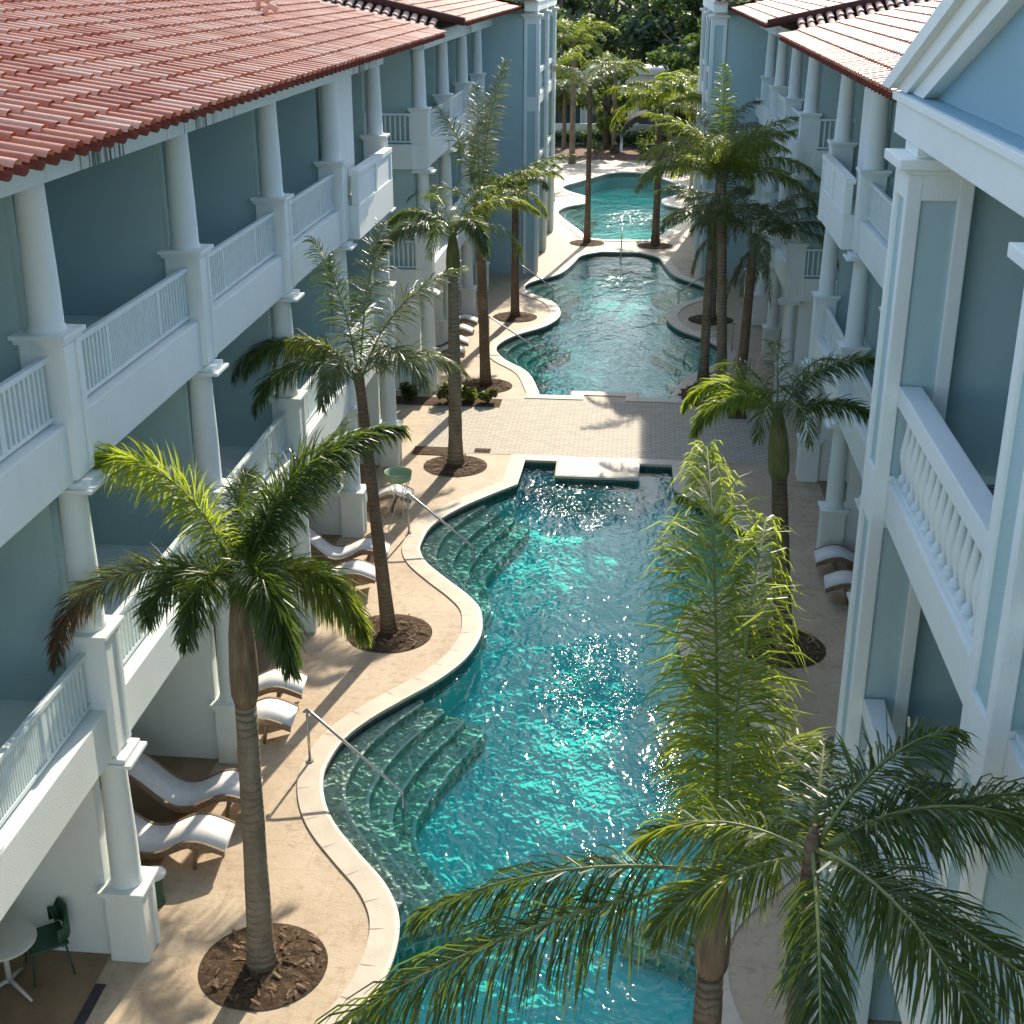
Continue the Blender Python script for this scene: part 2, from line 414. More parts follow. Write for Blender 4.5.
L3 = [(-1.4, 59.55), (-2.3, 60.05), (-2.8, 61.9), (-3.56, 64.4), (-4.05, 66.6), (-3.7, 68.3), (-2.78, 69.6), (-2.78, 71.4), (-3.9, 73.4), (-4.3, 75.0), (-3.55, 76.9), (-2.7, 78.9), (-2.0, 80.4), (-1.2, 81.1)]
L3s = smooth_open(L3, 4)
POOL3 = fix(L3s + mir(L3s)[::-1])
POOLS = [POOL1, POOL2, POOL3]
def S(name, me, m): return tag(link(name, me, m), kind='structure')
rect = lambda x0, x1, y0, y1: [(x0, y0), (x1, y0), (x1, y1), (x0, y1)]
S('pool_deck', filled([rect(-13, 11, -12, 88)] + [offset(P, .30) for P in POOLS], 0), DECK)
S('ground', filled([rect(-400, 400, -200, 900)] + [offset(P, .36) for P in POOLS], -.03), EARTH)
for i, P in enumerate(POOLS):
    # coping ring
    bm = bmesh.new(); n = len(P)
    def ring(pts, z): return [bm.verts.new((x, y, z)) for x, y in pts]
    rings = [ring(offset(P, .34), -.02), ring(offset(P, .34), .025), ring(offset(P, .02), .03), ring(offset(P, -.03), .02), ring(offset(P, -.03), -.035), ring(P, -.04)]
    for a, b in zip(rings, rings[1:]):
        for k in range(n): bm.faces.new((a[k], b[k], b[(k+1) % n], a[(k+1) % n]))
    o = obj('pool_coping', bm, COPING); tag(o, kind='structure')
    jb = bmesh.new(); acc = 0.0; I_, O_ = offset(P, -.028), offset(P, .338)
    for k in range(n):
        acc += (Vector(P[k])-Vector(P[k-1])).length
        if acc > .62:
            acc = 0; a_, b_ = Vector(I_[k]), Vector(O_[k]); t_ = Vector((-(b_-a_).y, (b_-a_).x)).normalized()*.005
            jb.faces.new([jb.verts.new((*q, z_)) for q, z_ in ((a_-t_, .0245), (a_+t_, .0245), (b_+t_, .0315), (b_-t_, .0315))])
    tag(obj('coping_joints', jb, JOINT), kind='structure')
    # basin: band with painted shade, wall, floor
    bm = bmesh.new()
    rings = [ring(P, -.035), ring(P, -.30), ring(offset(P, -.002), -.88)]
    for j, (a, b) in enumerate(zip(rings, rings[1:])):
        for k in range(n):
            f = bm.faces.new((a[k], a[(k+1) % n], b[(k+1) % n], b[k])); f.material_index = 1 if j == 0 else 0
    bm.faces.new(rings[-1])
    o = obj('pool_basin', bm, [BASIN, BAND]); tag(o, kind='structure')
    bm = bmesh.new(); prism(bm, offset(P, .03), -1.0, -.11)
    bmesh.ops.triangulate(bm, faces=[f for f in bm.faces if len(f.verts) > 4])
    o = obj('pool_water', bm, WATER); tag(o, kind='structure')

# curved steps in the bays: each lower tread reaches further into the pool
def steps(seg, side, k_n=4, tread=.36, t0=.86):
    seg = smooth_open(seg, 4)
    bm = bmesh.new(); nb = bmesh.new()
    for k in range(k_n):
        dx = .36 + k*tread
        m = len(seg)
        pts = []
        for i, (x, yy) in enumerate(seg):
            t = i/(m-1)
            q = max(0, t-t0)/(1-t0); e = 1 - .9*q*q*(3-2*q) - max(0, .10-t)/.10*.10
            pts.append((x + dx*e + .18*math.sin(t*PI*2.2+.3)*k*.28, yy - k*.02))
        pts = [(pts[0][0]-.16, pts[0][1]+.13), (pts[0][0]-.04, pts[0][1]+.10)] + pts + [(pts[-1][0]-.08, pts[-1][1]-.10)]
        if side < 0: pts = mir(pts)
        ztop = -.17 - k*.135
        back = seg[0][0]-.8 if side > 0 else 2*CX-seg[0][0]+.8
        xb = min(x for x, _ in pts)-1.2 if side > 0 else max(x for x, _ in pts)+1.2
        for (xa, ya), (xc, yc) in zip(pts, pts[1:]):
            bm.faces.new([bm.verts.new(q) for q in ((xb, ya, ztop), (xa, ya, ztop), (xc, yc, ztop), (xb, yc, ztop))])
            bm.faces.new([bm.verts.new(q) for q in ((xa, ya, ztop), (xa, ya, -.87), (xc, yc, -.87), (xc, yc, ztop))])
        for xa, ya in (pts[0], pts[-1]):
            bm.faces.new([bm.verts.new(q) for q in ((xb, ya, ztop), (xa, ya, ztop), (xa, ya, -.87), (xb, ya, -.87))])
        inner = [(x - .055*side, yy) for x, yy in pts]
        for a in range(len(pts)-1):
            q = [pts[a], pts[a+1], inner[a+1], inner[a]]
            vs = [nb.verts.new((x, yy, ztop+.004)) for x, yy in q]
            nb.faces.new(vs)
    o = obj('pool_steps', bm, STEP); tag(o, kind='structure')
    o2 = obj('step_edging', nb, NOSE); tag(o2, kind='structure')
bayA = [(-3.55, 27.95), (-3.95, 27.1), (-4.22, 26.17), (-4.28, 25.43), (-4.22, 24.9), (-3.95, 24.3), (-3.5, 23.65), (-3.1, 23.05), (-2.85, 22.6)]
bayB = [(-3.55, 19.15), (-3.98, 18.4), (-4.25, 17.66), (-4.36, 16.94), (-4.32, 16.45), (-4.1, 15.85), (-3.7, 15.2), (-3.3, 14.6), (-3.0, 14.15), (-2.8, 13.8)]
bayC = [(-3.5, 43.2), (-3.95, 42.5), (-4.29, 41.59), (-4.35, 40.7), (-4.1, 39.8), (-3.6, 39.0)]
bayD = [(-3.5, 51.6), (-4.04, 50.6), (-4.22, 49.56), (-3.95, 48.7), (-3.4, 48.0)]
bayE = [(-3.5, 68.4), (-3.9, 67.7), (-4.0, 66.5), (-3.7, 65.2), (-3.5, 64.6)]
for b in (bayA, bayB, bayC, bayD, bayE):
    t0 = .58 if b is bayA else .84
    steps(b, 1, t0=t0); steps(b, -1, t0=t0)

S('walkway', filled([[(-5.2, 30.98), (-2.9, 30.98), (1.35, 30.98), (3.6, 30.98), (3.6, 35.62), (-5.2, 35.62)]], .006), PAVER)
bm = bmesh.new(); box(bm, -1.70, .12, 29.62, 30.9, -.87, .034)
tag(obj('walkway_step', bm, COPING), kind='structure')
S('patio_floor', filled([rect(-12, -5.99, -2, 30)], .005), PATIO)
S('patio_floor', filled([rect(4.35, 10, 12.8, 30)], .005), PATIO)
bm = bmesh.new(); box(bm, -5.985, -5.86, 4, 12.05, -.02, .012)
tag(obj('drain_channel', bm, DARK), kind='structure')

# ------------------------------------------------------------------ buildings
class Side:
    def __init__(s, sgn): s.s = sgn; s.x0 = XL if sgn > 0 else XR
    def X(s, u): return s.x0 + s.s*u
    def box(s, bm, u0, u1, y0, y1, z0, z1, bev=0): box(bm, s.X(u0), s.X(u1), y0, y1, z0, z1, bev)
LEFT, RIGHT = Side(1), Side(-1)
SLABS = [(2.84, 3.45), (6.11, 6.74)]
def barrel_roof(V, F, P0, along, upv, na, nc, sp=.29, cr=.42, r=.078, flip=False, clip=None, rnd=random, inv=False):
    along = Vector(along).normalized(); upv = Vector(upv).normalized(); nrm = along.cross(upv)
    if nrm.z < 0: nrm = -nrm
    P0 = Vector(P0); seg = 6; hn = -.95 if inv else .72
    for i in range(na):
        for j in range(nc):
            c0 = P0 + along*((i+.5)*sp + rnd.uniform(-.008, .008)) + upv*(j*cr - .05)
            if clip and not clip(c0): continue
            c1 = c0 + upv*(cr+.10)
            base = len(V); rr = r*rnd.uniform(.95, 1.05)
            sk = along*rnd.uniform(-.012, .012)
            for q, (c, rad, dz) in enumerate(((c0, rr, .03), (c1+sk, rr*.84, .002))):
                for k in range(seg+1):
                    a = PI*k/seg
                    V.append(tuple(c + along*(rad*math.cos(a)) + nrm*(rad*hn*math.sin(a) + dz)))
            for k in range(seg):
                q = (base+k, base+k+1, base+seg+1+k+1, base+seg+1+k); F.append(q if not flip else q[::-1])
def roof_sheet(V, F, a, b, c, d_):
    n = len(V); V += [tuple(a), tuple(b), tuple(c), tuple(d_)]; F.append((n, n+1, n+2, n+3))
class Shift:
    def __init__(s, side, d): s.side, s.d, s.s = side, d, side.s
    def X(s, u): return s.side.X(u+s.d)
    def box(s, bm, u0, u1, *a): s.side.box(bm, u0+s.d, u1+s.d, *a)
def column_parts(side, par, y, zb, zcap, ztop, slabz=None):
    """pedestal with cap, round tapered shaft, capital under the slab"""
    bm = bmesh.new()
    cx = side.X(-.225); h = ztop-zcap
    lathe(bm, [(.195, 0), (.195, .04), (.178, .07), (.172, h*.35), (.148, h-.16), (.146, h)], cx, y, zcap, 24)
    c = obj('column', bm, WHITE, par)
    bm = bmesh.new()
    side.box(bm, -.45, .0, y-.215, y+.215, zb, zcap-.07, .025)
    for q in (-.165, .165): side.box(bm, -.045, .02, y+q-.045, y+q+.045, zb+.02, zcap-.10, .01)
    side.box(bm, -.48, .035, y-.25, y+.25, zcap-.085, zcap-.035, .008)
    side.box(bm, -.51, .065, y-.28, y+.28, zcap-.037, zcap+.012, .008)
    obj('pedestal', bm, WHITE, c)
    if slabz:
        bm = bmesh.new()
        side.box(bm, -.46, .03, y-.24, y+.24, ztop-.06, ztop-.005, .006)
        side.box(bm, -.49, .10, y-.27, y+.27, ztop-.105, ztop-.062, .006)
        obj('capital', bm, WHITE, c)
    return c
def picket_rail(side, par, y0, y1, zb, zt, u=-.30, panel=True):
    bm = bmesh.new()
    y = y0 + .10; pm = (y0+y1)/2; ph = (y1-y0)*.21
    while y < y1 - .06:
        if not (panel and abs(y-pm) < ph): side.box(bm, u-.016, u+.016, y-.02, y+.02, zb+.07, zt-.05)
        y += .105
    side.box(bm, u-.022, u+.022, y0, y1, zb+.045, zb+.085)
    rl = obj('railing', bm, PAINT, par)
    bm = bmesh.new(); side.box(bm, u-.035, u+.035, y0, y1, zt-.06, zt, .008); obj('top_rail', bm, PAINT, rl)
    if panel:
        bm = bmesh.new()
        for s in (-1, 1): side.box(bm, u-.022, u+.022, pm+s*ph-.03, pm+s*ph+.03, zb+.086, zt-.062)
        y = pm - ph + .07
        while y < pm + ph - .05:
            side.box(bm, u-.008, u+.008, y-.012, y+.012, zb+.087, zt-.063); y += .052
        obj('lattice_panel', bm, PAINT, rl)
def cross_rail(side, par, u0, u1, y, zb, zt):
    bm = bmesh.new(); u = u0+.06
    while u < u1-.03:
        side.box(bm, u-.018, u+.018, y-.016, y+.016, zb+.07, zt-.05); u += .13
    side.box(bm, u0, u1, y-.02, y+.02, zb+.04, zb+.08)
    rl = obj('railing', bm, PAINT, par)
    bm = bmesh.new(); side.box(bm, u0, u1, y-.035, y+.035, zt-.06, zt, .008); obj('top_rail', bm, PAINT, rl)

SLOPE = .215
def wing(side, name_label, y0, y1, cols, roof_y0, roof_y1, roof_d, special=None, end_rail=None, roof_up=0.0):
    w_ = thing('hotel_wing', name_label, 'hotel wing', (side.X(-5), (y0+y1)/2, 0))
    # body with back wall of the balconies
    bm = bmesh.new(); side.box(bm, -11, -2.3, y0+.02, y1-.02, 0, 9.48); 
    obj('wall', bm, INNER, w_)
    for c in cols:                      # party walls between balconies
        for k, (za, zb) in enumerate(((0.01, 2.84), (3.452, 6.11), (6.742, 9.48))):
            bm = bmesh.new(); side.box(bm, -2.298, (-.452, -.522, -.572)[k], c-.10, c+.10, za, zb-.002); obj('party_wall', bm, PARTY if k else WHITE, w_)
    for du, (za, zb) in zip((-.07, -.12), SLABS):
        bm = bmesh.new(); side.box(bm, -2.295, -.05+du, y0, y1, za, zb, .015); obj('balcony_slab', bm, WHITE, w_)
    bm = bmesh.new(); side.box(bm, -.54, -.15, y0, y1, 9.10, 9.48, .01); obj('eave_beam', bm, BEAM, w_)
    bm = bmesh.new(); side.box(bm, -2.297, .18, roof_y0+.03, roof_y1-.03, 9.50, 9.56); obj('soffit', bm, WHITE, w_)
    for c in cols:
        column_parts(side, w_, c, 0, 1.02, 2.84, True)
        column_parts(Shift(side, -.07), w_, c, 2.86, 4.36, 6.11, True)
        column_parts(Shift(side, -.12), w_, c, 6.13, 7.64, 9.10)
    spans = list(zip(cols, cols[1:]))
    for a, b in spans:
        for k, (za, zb) in enumerate(SLABS):
            if special and special.get((round(a, 2), k)): special[(round(a, 2), k)](side, w_, a, b, zb); continue
            picket_rail(side, w_, a+.22, b-.22, zb, zb+.70)
        for zb, zt in ((.02, 2.2), (3.452, 5.6), (6.742, 8.85)):
            bm = bmesh.new(); m = (a+b)/2
            side.box(bm, -2.28, -2.25, m-1.05, m+1.05, zb, zt); dr = obj('sliding_door', bm, GLASS, w_)
            bm = bmesh.new()
            for q in (-1.09, -.03, 1.03): side.box(bm, -2.249, -2.21, m+q, m+q+.06, zb, zt)
            side.box(bm, -2.249, -2.212, m-1.08, m+1.08, zt-.003, zt+.06)
            obj('door_frame', bm, PAINT, dr)
    # tiled roof
    V, F = [], []
    e = .92; z0 = 9.61 + roof_up
    upv = Vector((-side.s, 0, SLOPE)).normalized(); al = Vector((0, 1, 0))
    na = int((roof_y1-roof_y0)/.29); nc = int(roof_d/.42*1.02)
    rnd = random.Random(int(y0*7) + (0 if side.s > 0 else 99))
    barrel_roof(V, F, (side.X(e), roof_y0, z0+.03), al, upv, na, nc, flip=side.s < 0, rnd=rnd)
    rf = pyobj('roof', V, F, TILE, w_, True)
    V, F = [], []
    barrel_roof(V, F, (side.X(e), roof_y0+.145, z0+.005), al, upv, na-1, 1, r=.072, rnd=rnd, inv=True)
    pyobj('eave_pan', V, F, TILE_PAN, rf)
    V, F = [], []
    ridge = (side.X(e-roof_d), z0 + roof_d*SLOPE); bk = (side.X(e-roof_d-9), z0 + (roof_d-9)*SLOPE)
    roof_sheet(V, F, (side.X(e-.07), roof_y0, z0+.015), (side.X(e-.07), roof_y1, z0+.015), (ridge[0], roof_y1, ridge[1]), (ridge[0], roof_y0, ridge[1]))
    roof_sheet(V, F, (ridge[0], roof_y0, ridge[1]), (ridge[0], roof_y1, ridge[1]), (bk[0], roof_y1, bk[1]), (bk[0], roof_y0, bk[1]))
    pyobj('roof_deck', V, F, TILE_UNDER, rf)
    V, F = [], []
    barrel_roof(V, F, (ridge[0], roof_y0, ridge[1]+.06), Vector((-side.s, 0, 0)), Vector((0, 1, 0)), 1, int((roof_y1-roof_y0)/.42), sp=.02, r=.16)
    pyobj('ridge_cap', V, F, TILE, rf)
    return w_, rf

def parapet(side, par, a, b, zb):
    side = Shift(side, -.12)
    bm = bmesh.new()
    side.box(bm, -.049, .20, a+.30, b-.30, zb-.63, zb+.02, .01)
    side.box(bm, .06, .17, a+.34, b-.34, zb+.02, zb+.58, .01)
    side.box(bm, .02, .21, a+.32, b-.32, zb+.58, zb+.68, .01)
    for q in (a+.34, (a+b)/2, b-.34-.12): side.box(bm, .165, .20, q, q+.12, zb+.03, zb+.575)
    obj('parapet', bm, WHITE, par)
    bm = bmesh.new(); side.box(bm, -.42, -.26, a+.05, (a+b)/2+.1, zb+.01, 9.098); obj('screen_wall', bm, WHITE, par)
colsN = [8.32, 12.66, 17.00, 21.33, 25.67, 30.00]
colsF = [36.22, 40.5, 44.9, 48.9]
wl, rl = wing(LEFT, 'near left white balcony wing under a red barrel tile roof', 3.5, 30.25, colsN, 4.0, 32.2, 9.0, {(25.67, 1): parapet})
for x_, y_, h_ in ((-7.30, 26.5, .22), (-6.95, 25.7, .17)):       # two stub vents through the tiles
    bm = bmesh.new(); zr_ = 9.64 + (.92-(x_-XL))*SLOPE
    tube(bm, [(x_, y_, zr_-.05), (x_, y_, zr_+h_), (x_+.10, y_, zr_+h_+.05), (x_+.22, y_, zr_+h_-.02)], [.05, .05, .055, .06], 10); obj('roof_vent', bm, MORTAR_TILE, rl)
wf, rlf = wing(LEFT, 'far left white balcony wing beyond the paved walkway', 35.98, 52.0, colsF, 35.75, 52.9, 9.0, None, None, .10)
colsNR = [17.00, 21.33, 25.67, 30.00]
wr, rr = wing(RIGHT, 'shaded right balcony wing behind the gabled pavilion', 12.9, 30.25, colsNR, 13.6, 32.2, 8.0, {(25.67, 1): parapet})
wrf, rrf = wing(RIGHT, 'far right white balcony wing half hidden by tall palms', 35.98, 52.0, colsF, 35.75, 52.9, 8.0, None, None, .10)
# front ends of the far wings: solid balcony ends facing the walkway, with a railing and a low wall
for side, w_ in ((LEFT, wf), (RIGHT, wrf)):
    for za, zb in SLABS:
        bm = bmesh.new(); side.box(bm, -2.2, -.50, 35.90, 36.03, za+.002, zb+.002); obj('slab_face', bm, WHITE, w_)
        cross_rail(side, w_, -2.2, -.50, 36.02, zb, zb+.78)
    bm = bmesh.new(); side.box(bm, -2.2, -.50, 36.0, 36.12, 0, .55, .01); obj('low_wall', bm, WHITE, w_)
# connecting roof over the recess: barrel tiles that run down towards the viewer
for side, par in ((LEFT, wf), (RIGHT, wrf)):
    V, F = [], []
    upv = Vector((0, 1, .30)).normalized()
    rnd = random.Random(5)
    e = .30
    for i in range(36):
        u = e - .15 - i*.23
        yb = 35.1 - min(1.9, .16 + i*.11)
        z = 9.60 + (.92-u)*SLOPE
        n = max(1, int((35.75-yb)/.42)+1)
        yb = 35.75 - n*.42
        barrel_roof(V, F, (side.X(u)-.145, yb, z+.10-(35.75-yb)*.30), Vector((1, 0, -SLOPE*side.s)), upv, 1, n, r=.088, rnd=rnd)
    pyobj('connecting_roof', V, F, MORTAR_TILE, par)
    V, F = [], []
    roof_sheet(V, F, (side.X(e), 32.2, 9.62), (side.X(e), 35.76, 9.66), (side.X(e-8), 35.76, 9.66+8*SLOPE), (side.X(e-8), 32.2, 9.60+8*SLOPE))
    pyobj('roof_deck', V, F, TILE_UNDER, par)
    bm = bmesh.new()
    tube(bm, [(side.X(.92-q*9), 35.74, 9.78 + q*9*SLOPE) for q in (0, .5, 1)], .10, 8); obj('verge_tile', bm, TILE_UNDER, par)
    bm = bmesh.new()
    tube(bm, [(side.X(.92-q*9), 32.22, 9.64 + q*9*SLOPE) for q in (0, .5, 1)], .06, 8); obj('verge_tile', bm, MORTAR_TILE, par)
    bm = bmesh.new(); side.box(bm, -11, -3.0, 29.9, 35.5, 0, 9.2); obj('recess_wall', bm, INNER, par)

def baluster_bm(bm, x, y, z, h):
    prof = [(.05, 0), (.05, .05), (.03, .07), (.028, .10), (.058, .24), (.062, .32), (.034, .52), (.026, .62), (.03, .66), (.046, .68), (.046, .74)]
    k = h/.74
    lathe(bm, [(r, zz*k) for r, zz in prof], x, y, z, 10, False)
def pavilion(side, label, yn, near):
    """projecting gabled pavilion; yn = near face of its first pier, three piers 4.57 m apart"""
    pv = thing('gabled_pavilion', label, 'pavilion', (side.X(0), yn+4.6, 0))
    U0, U1 = 1.01, 1.58
    ys = [yn + 4.57*k for k in range(3)]
    y1 = ys[-1] + .66
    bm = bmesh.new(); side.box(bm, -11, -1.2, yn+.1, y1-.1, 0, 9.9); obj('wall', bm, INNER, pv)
    for i, y in enumerate(ys):
        bm = bmesh.new()
        for uu, vv in ((U0, U0+.13), (U1-.13, U1)):                # corner stiles leave a recessed panel
            for ya, yb in ((y, y+.13), (y+.53, y+.66)): side.box(bm, uu, vv, ya, yb, 0, 9.38, .012)
        for z0, z1 in ((9.16, 9.379), (6.1, 6.62), (2.85, 3.37)): side.box(bm, U0+.003, U1-.003, y+.003, y+.657, z0, z1)
        pr = obj('pier', bm, WHITE, pv)
        bm = bmesh.new(); side.box(bm, U0+.035, U1-.035, y+.035, y+.625, .01, 9.37); obj('panel', bm, AQUA, pr)
        bm = bmesh.new()
        side.box(bm, U0-.04, U1+.03, y-.04, y+.70, 9.381, 9.42, .006)
        side.box(bm, U0-.09, U1+.10, y-.09, y+.75, 9.421, 9.51, .012)
        side.box(bm, U0+.02, U1-.06, y+.03, y+.63, 9.512, 9.609)
        obj('capital', bm, WHITE, pr)
        for yy, z0, z1 in ((y+.34, .01, 2.85), (y+.34, 3.332, 6.17), (y+.34, 6.572, 9.48)):
            if i in (0, 2) or True:
                bm = bmesh.new(); side.box(bm, -1.198, U0-.002, yy-.10, yy+.10, z0, z1-.003); obj('party_wall', bm, AQUA, pv)
    for k, (za, zb) in enumerate(((2.94, 3.33), (6.18, 6.57))):
        for a, b in zip(ys, ys[1:]):
            bm = bmesh.new(); side.box(bm, -1.197, U1-.12, a+.662, b-.002, za, zb, .01); obj('balcony_slab', bm, WHITE, pv)
            bm = bmesh.new(); side.box(bm, -1.19, U1-.45, a+.67, b-.01, zb+.002, zb+.008); obj('balcony_floor', bm, CHEVRON, pv)
            bm = bmesh.new(); side.box(bm, U1-.325, U1-.12, a+.664, b-.004, zb+.74, zb+.93, .012); br = obj('balustrade', bm, WHITE, pv)
            bm = bmesh.new(); side.box(bm, U1-.31, U1-.16, a+.665, b-.005, zb+.002, zb+.05, .008); obj('bottom_rail', bm, WHITE, br)
            nb = 17
            for q in range(nb):
                bm = bmesh.new(); baluster_bm(bm, side.X(U1-.235), a+.78 + q*(b-a-.90)/(nb-1), zb+.05, .69)
                obj('baluster', bm, WHITE, br)
            if not near: 
                pass
    # entablature
    yc = (yn+y1)/2; h = (y1-yn)/2 + .55
    bm = bmesh.new()
    side.box(bm, U0+.06, U1-.035, yn-.55, y1+.50, 9.61, 9.90, .01)
    side.box(bm, U0+.04, U1+.0, yn-.60, y1+.56, 9.901, 9.97, .01)
    obj('entablature', bm, WHITE, pv)
    bm = bmesh.new(); side.box(bm, U0+.1, U1-.05, yn-.30, y1+.28, 9.972, 9.98); obj('ledge', bm, BLUE, pv)  # blue sheet on top: the sky's reflected tint put into its colour
    # pediment wall
    hl, hu = h - .94, h + .56           # half spans where the inner and outer edge of the rake meet the ledge
    zl, zr = 9.97 + .333*hl, 9.97 + .333*hu
    bm = bmesh.new()
    vs = [(side.X(u), y, z) for u in (U0+.02, U1-.22) for y, z in ((yc-hl-.4, 9.982), (yc+hl+.4, 9.982), (yc, zl+.13))]
    v = [bm.verts.new(q) for q in vs]
    for f in ((0, 1, 2), (5, 4, 3), (0, 3, 4, 1), (1, 4, 5, 2), (2, 5, 3, 0)): bm.faces.new([v[i] for i in f])
    obj('pediment', bm, BLUE, pv)
    # raking cornices (three stepped bands)
    for s in (-1, 1):
        bm = bmesh.new()
        for ub, q0, q1 in ((U1-.10, 0, .36), (U1-.05, .362, .70), (U1+.02, .702, 1)):
            ua = U0-.3
            ya, yb = hl+(hu-hl)*q0, hl+(hu-hl)*q1
            vs = [(side.X(u), yy, z) for u in (ua, ub) for yy, z in ((yc+s*ya, 9.983), (yc+s*yb, 9.983), (yc, 9.983+.333*yb), (yc, 9.983+.333*ya))]
            v = [bm.verts.new(q) for q in vs]
            for f in ((0, 1, 2, 3), (7, 6, 5, 4), (0, 4, 5, 1), (1, 5, 6, 2), (2, 6, 7, 3), (3, 7, 4, 0)): bm.faces.new([v[i] for i in f])
        obj('raking_cornice', bm, WHITE, pv)
    h = hu - .1
    # tiled gable roof
    rnd = random.Random(int(yn))
    V, F = [], []
    zoff = .12
    for s in (-1, 1):
        upv = Vector((0, -s, .33)).normalized()
        P0 = (side.X(U1-.05) if side.s < 0 else side.X(-6.4), yc+s*(h+.15), 9.91+zoff)
        nrows = int(8.0/.29); L = math.hypot(h+.15, .33*(h+.15))
        barrel_roof(V, F, P0, Vector((1, 0, 0)), upv, nrows, int(L/.42)+1, rnd=rnd)
    rf = pyobj('roof', V, F, TILE if near else MORTAR_TILE, pv)
    V, F = [], []
    for s in (-1, 1):
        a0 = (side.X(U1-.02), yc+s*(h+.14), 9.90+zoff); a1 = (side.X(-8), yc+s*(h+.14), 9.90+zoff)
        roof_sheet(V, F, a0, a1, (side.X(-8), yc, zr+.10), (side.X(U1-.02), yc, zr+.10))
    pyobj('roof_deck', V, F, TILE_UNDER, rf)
    if not near:                                               # plain side wall that closes the pavilion towards the wing
        bm = bmesh.new(); side.box(bm, -2.2, U0-.02, yn+.06, yn+.24, 0, 9.5); obj('side_wall', bm, AQUA, pv)
    return pv
pavilion(RIGHT, 'near right gabled pavilion with turned baluster balconies and blue pediment', 2.96, True)
pavilion(LEFT, 'far left gabled pavilion at the end of the left wing', 52.0, False)
pavilion(RIGHT, 'far right gabled pavilion at the end of the right wing', 52.0, False)

# ------------------------------------------------------------------ palms
def frond_mesh(base, az, el0, L, bend, n=90, ll=.42, droop=.5, wd=.013, plum=38, rnd=random, pw=1.15, dry_from=2, tilt=0, start=.13, side_curve=0):
    V, F, M = [], [], []
    K = 14; pts = [Vector(base)]; tan = []
    a = az
    for k in range(K+1):
        t = k/K
        e = el0 - bend*(t**pw)
        a = az + side_curve*t*t
        T = Vector((math.cos(math.radians(a))*math.cos(math.radians(e)), math.sin(math.radians(a))*math.cos(math.radians(e)), math.sin(math.radians(e))))
        tan.append(T)
        if k < K: pts.append(pts[-1] + T*(L/K))
    Sd = Vector((-math.sin(math.radians(az)), math.cos(math.radians(az)), 0))
    Sd = (Sd*math.cos(math.radians(tilt)) + Vector((0, 0, 1))*math.sin(math.radians(tilt))).normalized()
    # stalk
    nb = 5
    for k, pnt in enumerate(pts):
        r = .015*(1-.85*k/K) + .003
        Nn = Sd.cross(tan[k]).normalized()
        for q in range(nb):
            V.append(tuple(pnt + (Sd*math.cos(2*PI*q/nb) + Nn*math.sin(2*PI*q/nb))*r))
        if k:
            for q in range(nb):
                F.append(((k-1)*nb+q, (k-1)*nb+(q+1) % nb, k*nb+(q+1) % nb, k*nb+q)); M.append(2)
    down = Vector((0, 0, -1))
    for i in range(n):
        t = start + (1-start)*(i+rnd.random()*.8)/n
        t = min(t, .999)
        k = min(int(t*K), K-1); f = t*K-k
        P = pts[k].lerp(pts[k+1], f); T = tan[k].lerp(tan[k+1], f).normalized()
        Nn = T.cross(Sd).normalized()
        if Nn.z < 0 and abs(el0) < 80 and t < .3: Nn = Nn
        prof = (.55 + .45*math.sin(min(1, t/.55)*PI/2)) * (1 if t < .6 else 1 - .62*((t-.6)/.4)**1.3)
        for s in (-1, 1):
            ph = math.radians(rnd.uniform(-plum, plum) + 12)
            an = math.radians((66 - 34*t) + rnd.uniform(-9, 9))
            D = (T*math.cos(an) + (Sd*s*math.cos(ph) - Nn*-1*math.sin(ph))*math.sin(an)).normalized()
            l = ll*prof*rnd.uniform(.66, 1.15)
            W = (T - D*T.dot(D)).normalized()
            W = (Matrix.Rotation(math.radians(rnd.uniform(-55, 55)), 3, D) @ W)
            b = len(V); q = P.copy(); dd = D.copy()
            ww = wd*rnd.uniform(.75, 1.15)
            dr = droop*rnd.uniform(.6, 1.4)
            for j, (wj, st) in enumerate(((.45, 0), (1, .34), (.85, .36), (0, .30))):
                if j:
                    dd = (dd + down*dr*(.30 if j == 1 else .55)).normalized()
                    q = q + dd*l*st
                    W = (W - dd*W.dot(dd)).normalized()
                if wj: V.append(tuple(q + W*ww*wj)); V.append(tuple(q - W*ww*wj))
                else: V.append(tuple(q))
            mi = 1 if (t > dry_from + rnd.uniform(-.08, .08)) else 0
            F += [(b, b+1, b+3, b+2), (b+2, b+3, b+5, b+4), (b+4, b+5, b+6)]; M += [mi]*3
    return V, F, M
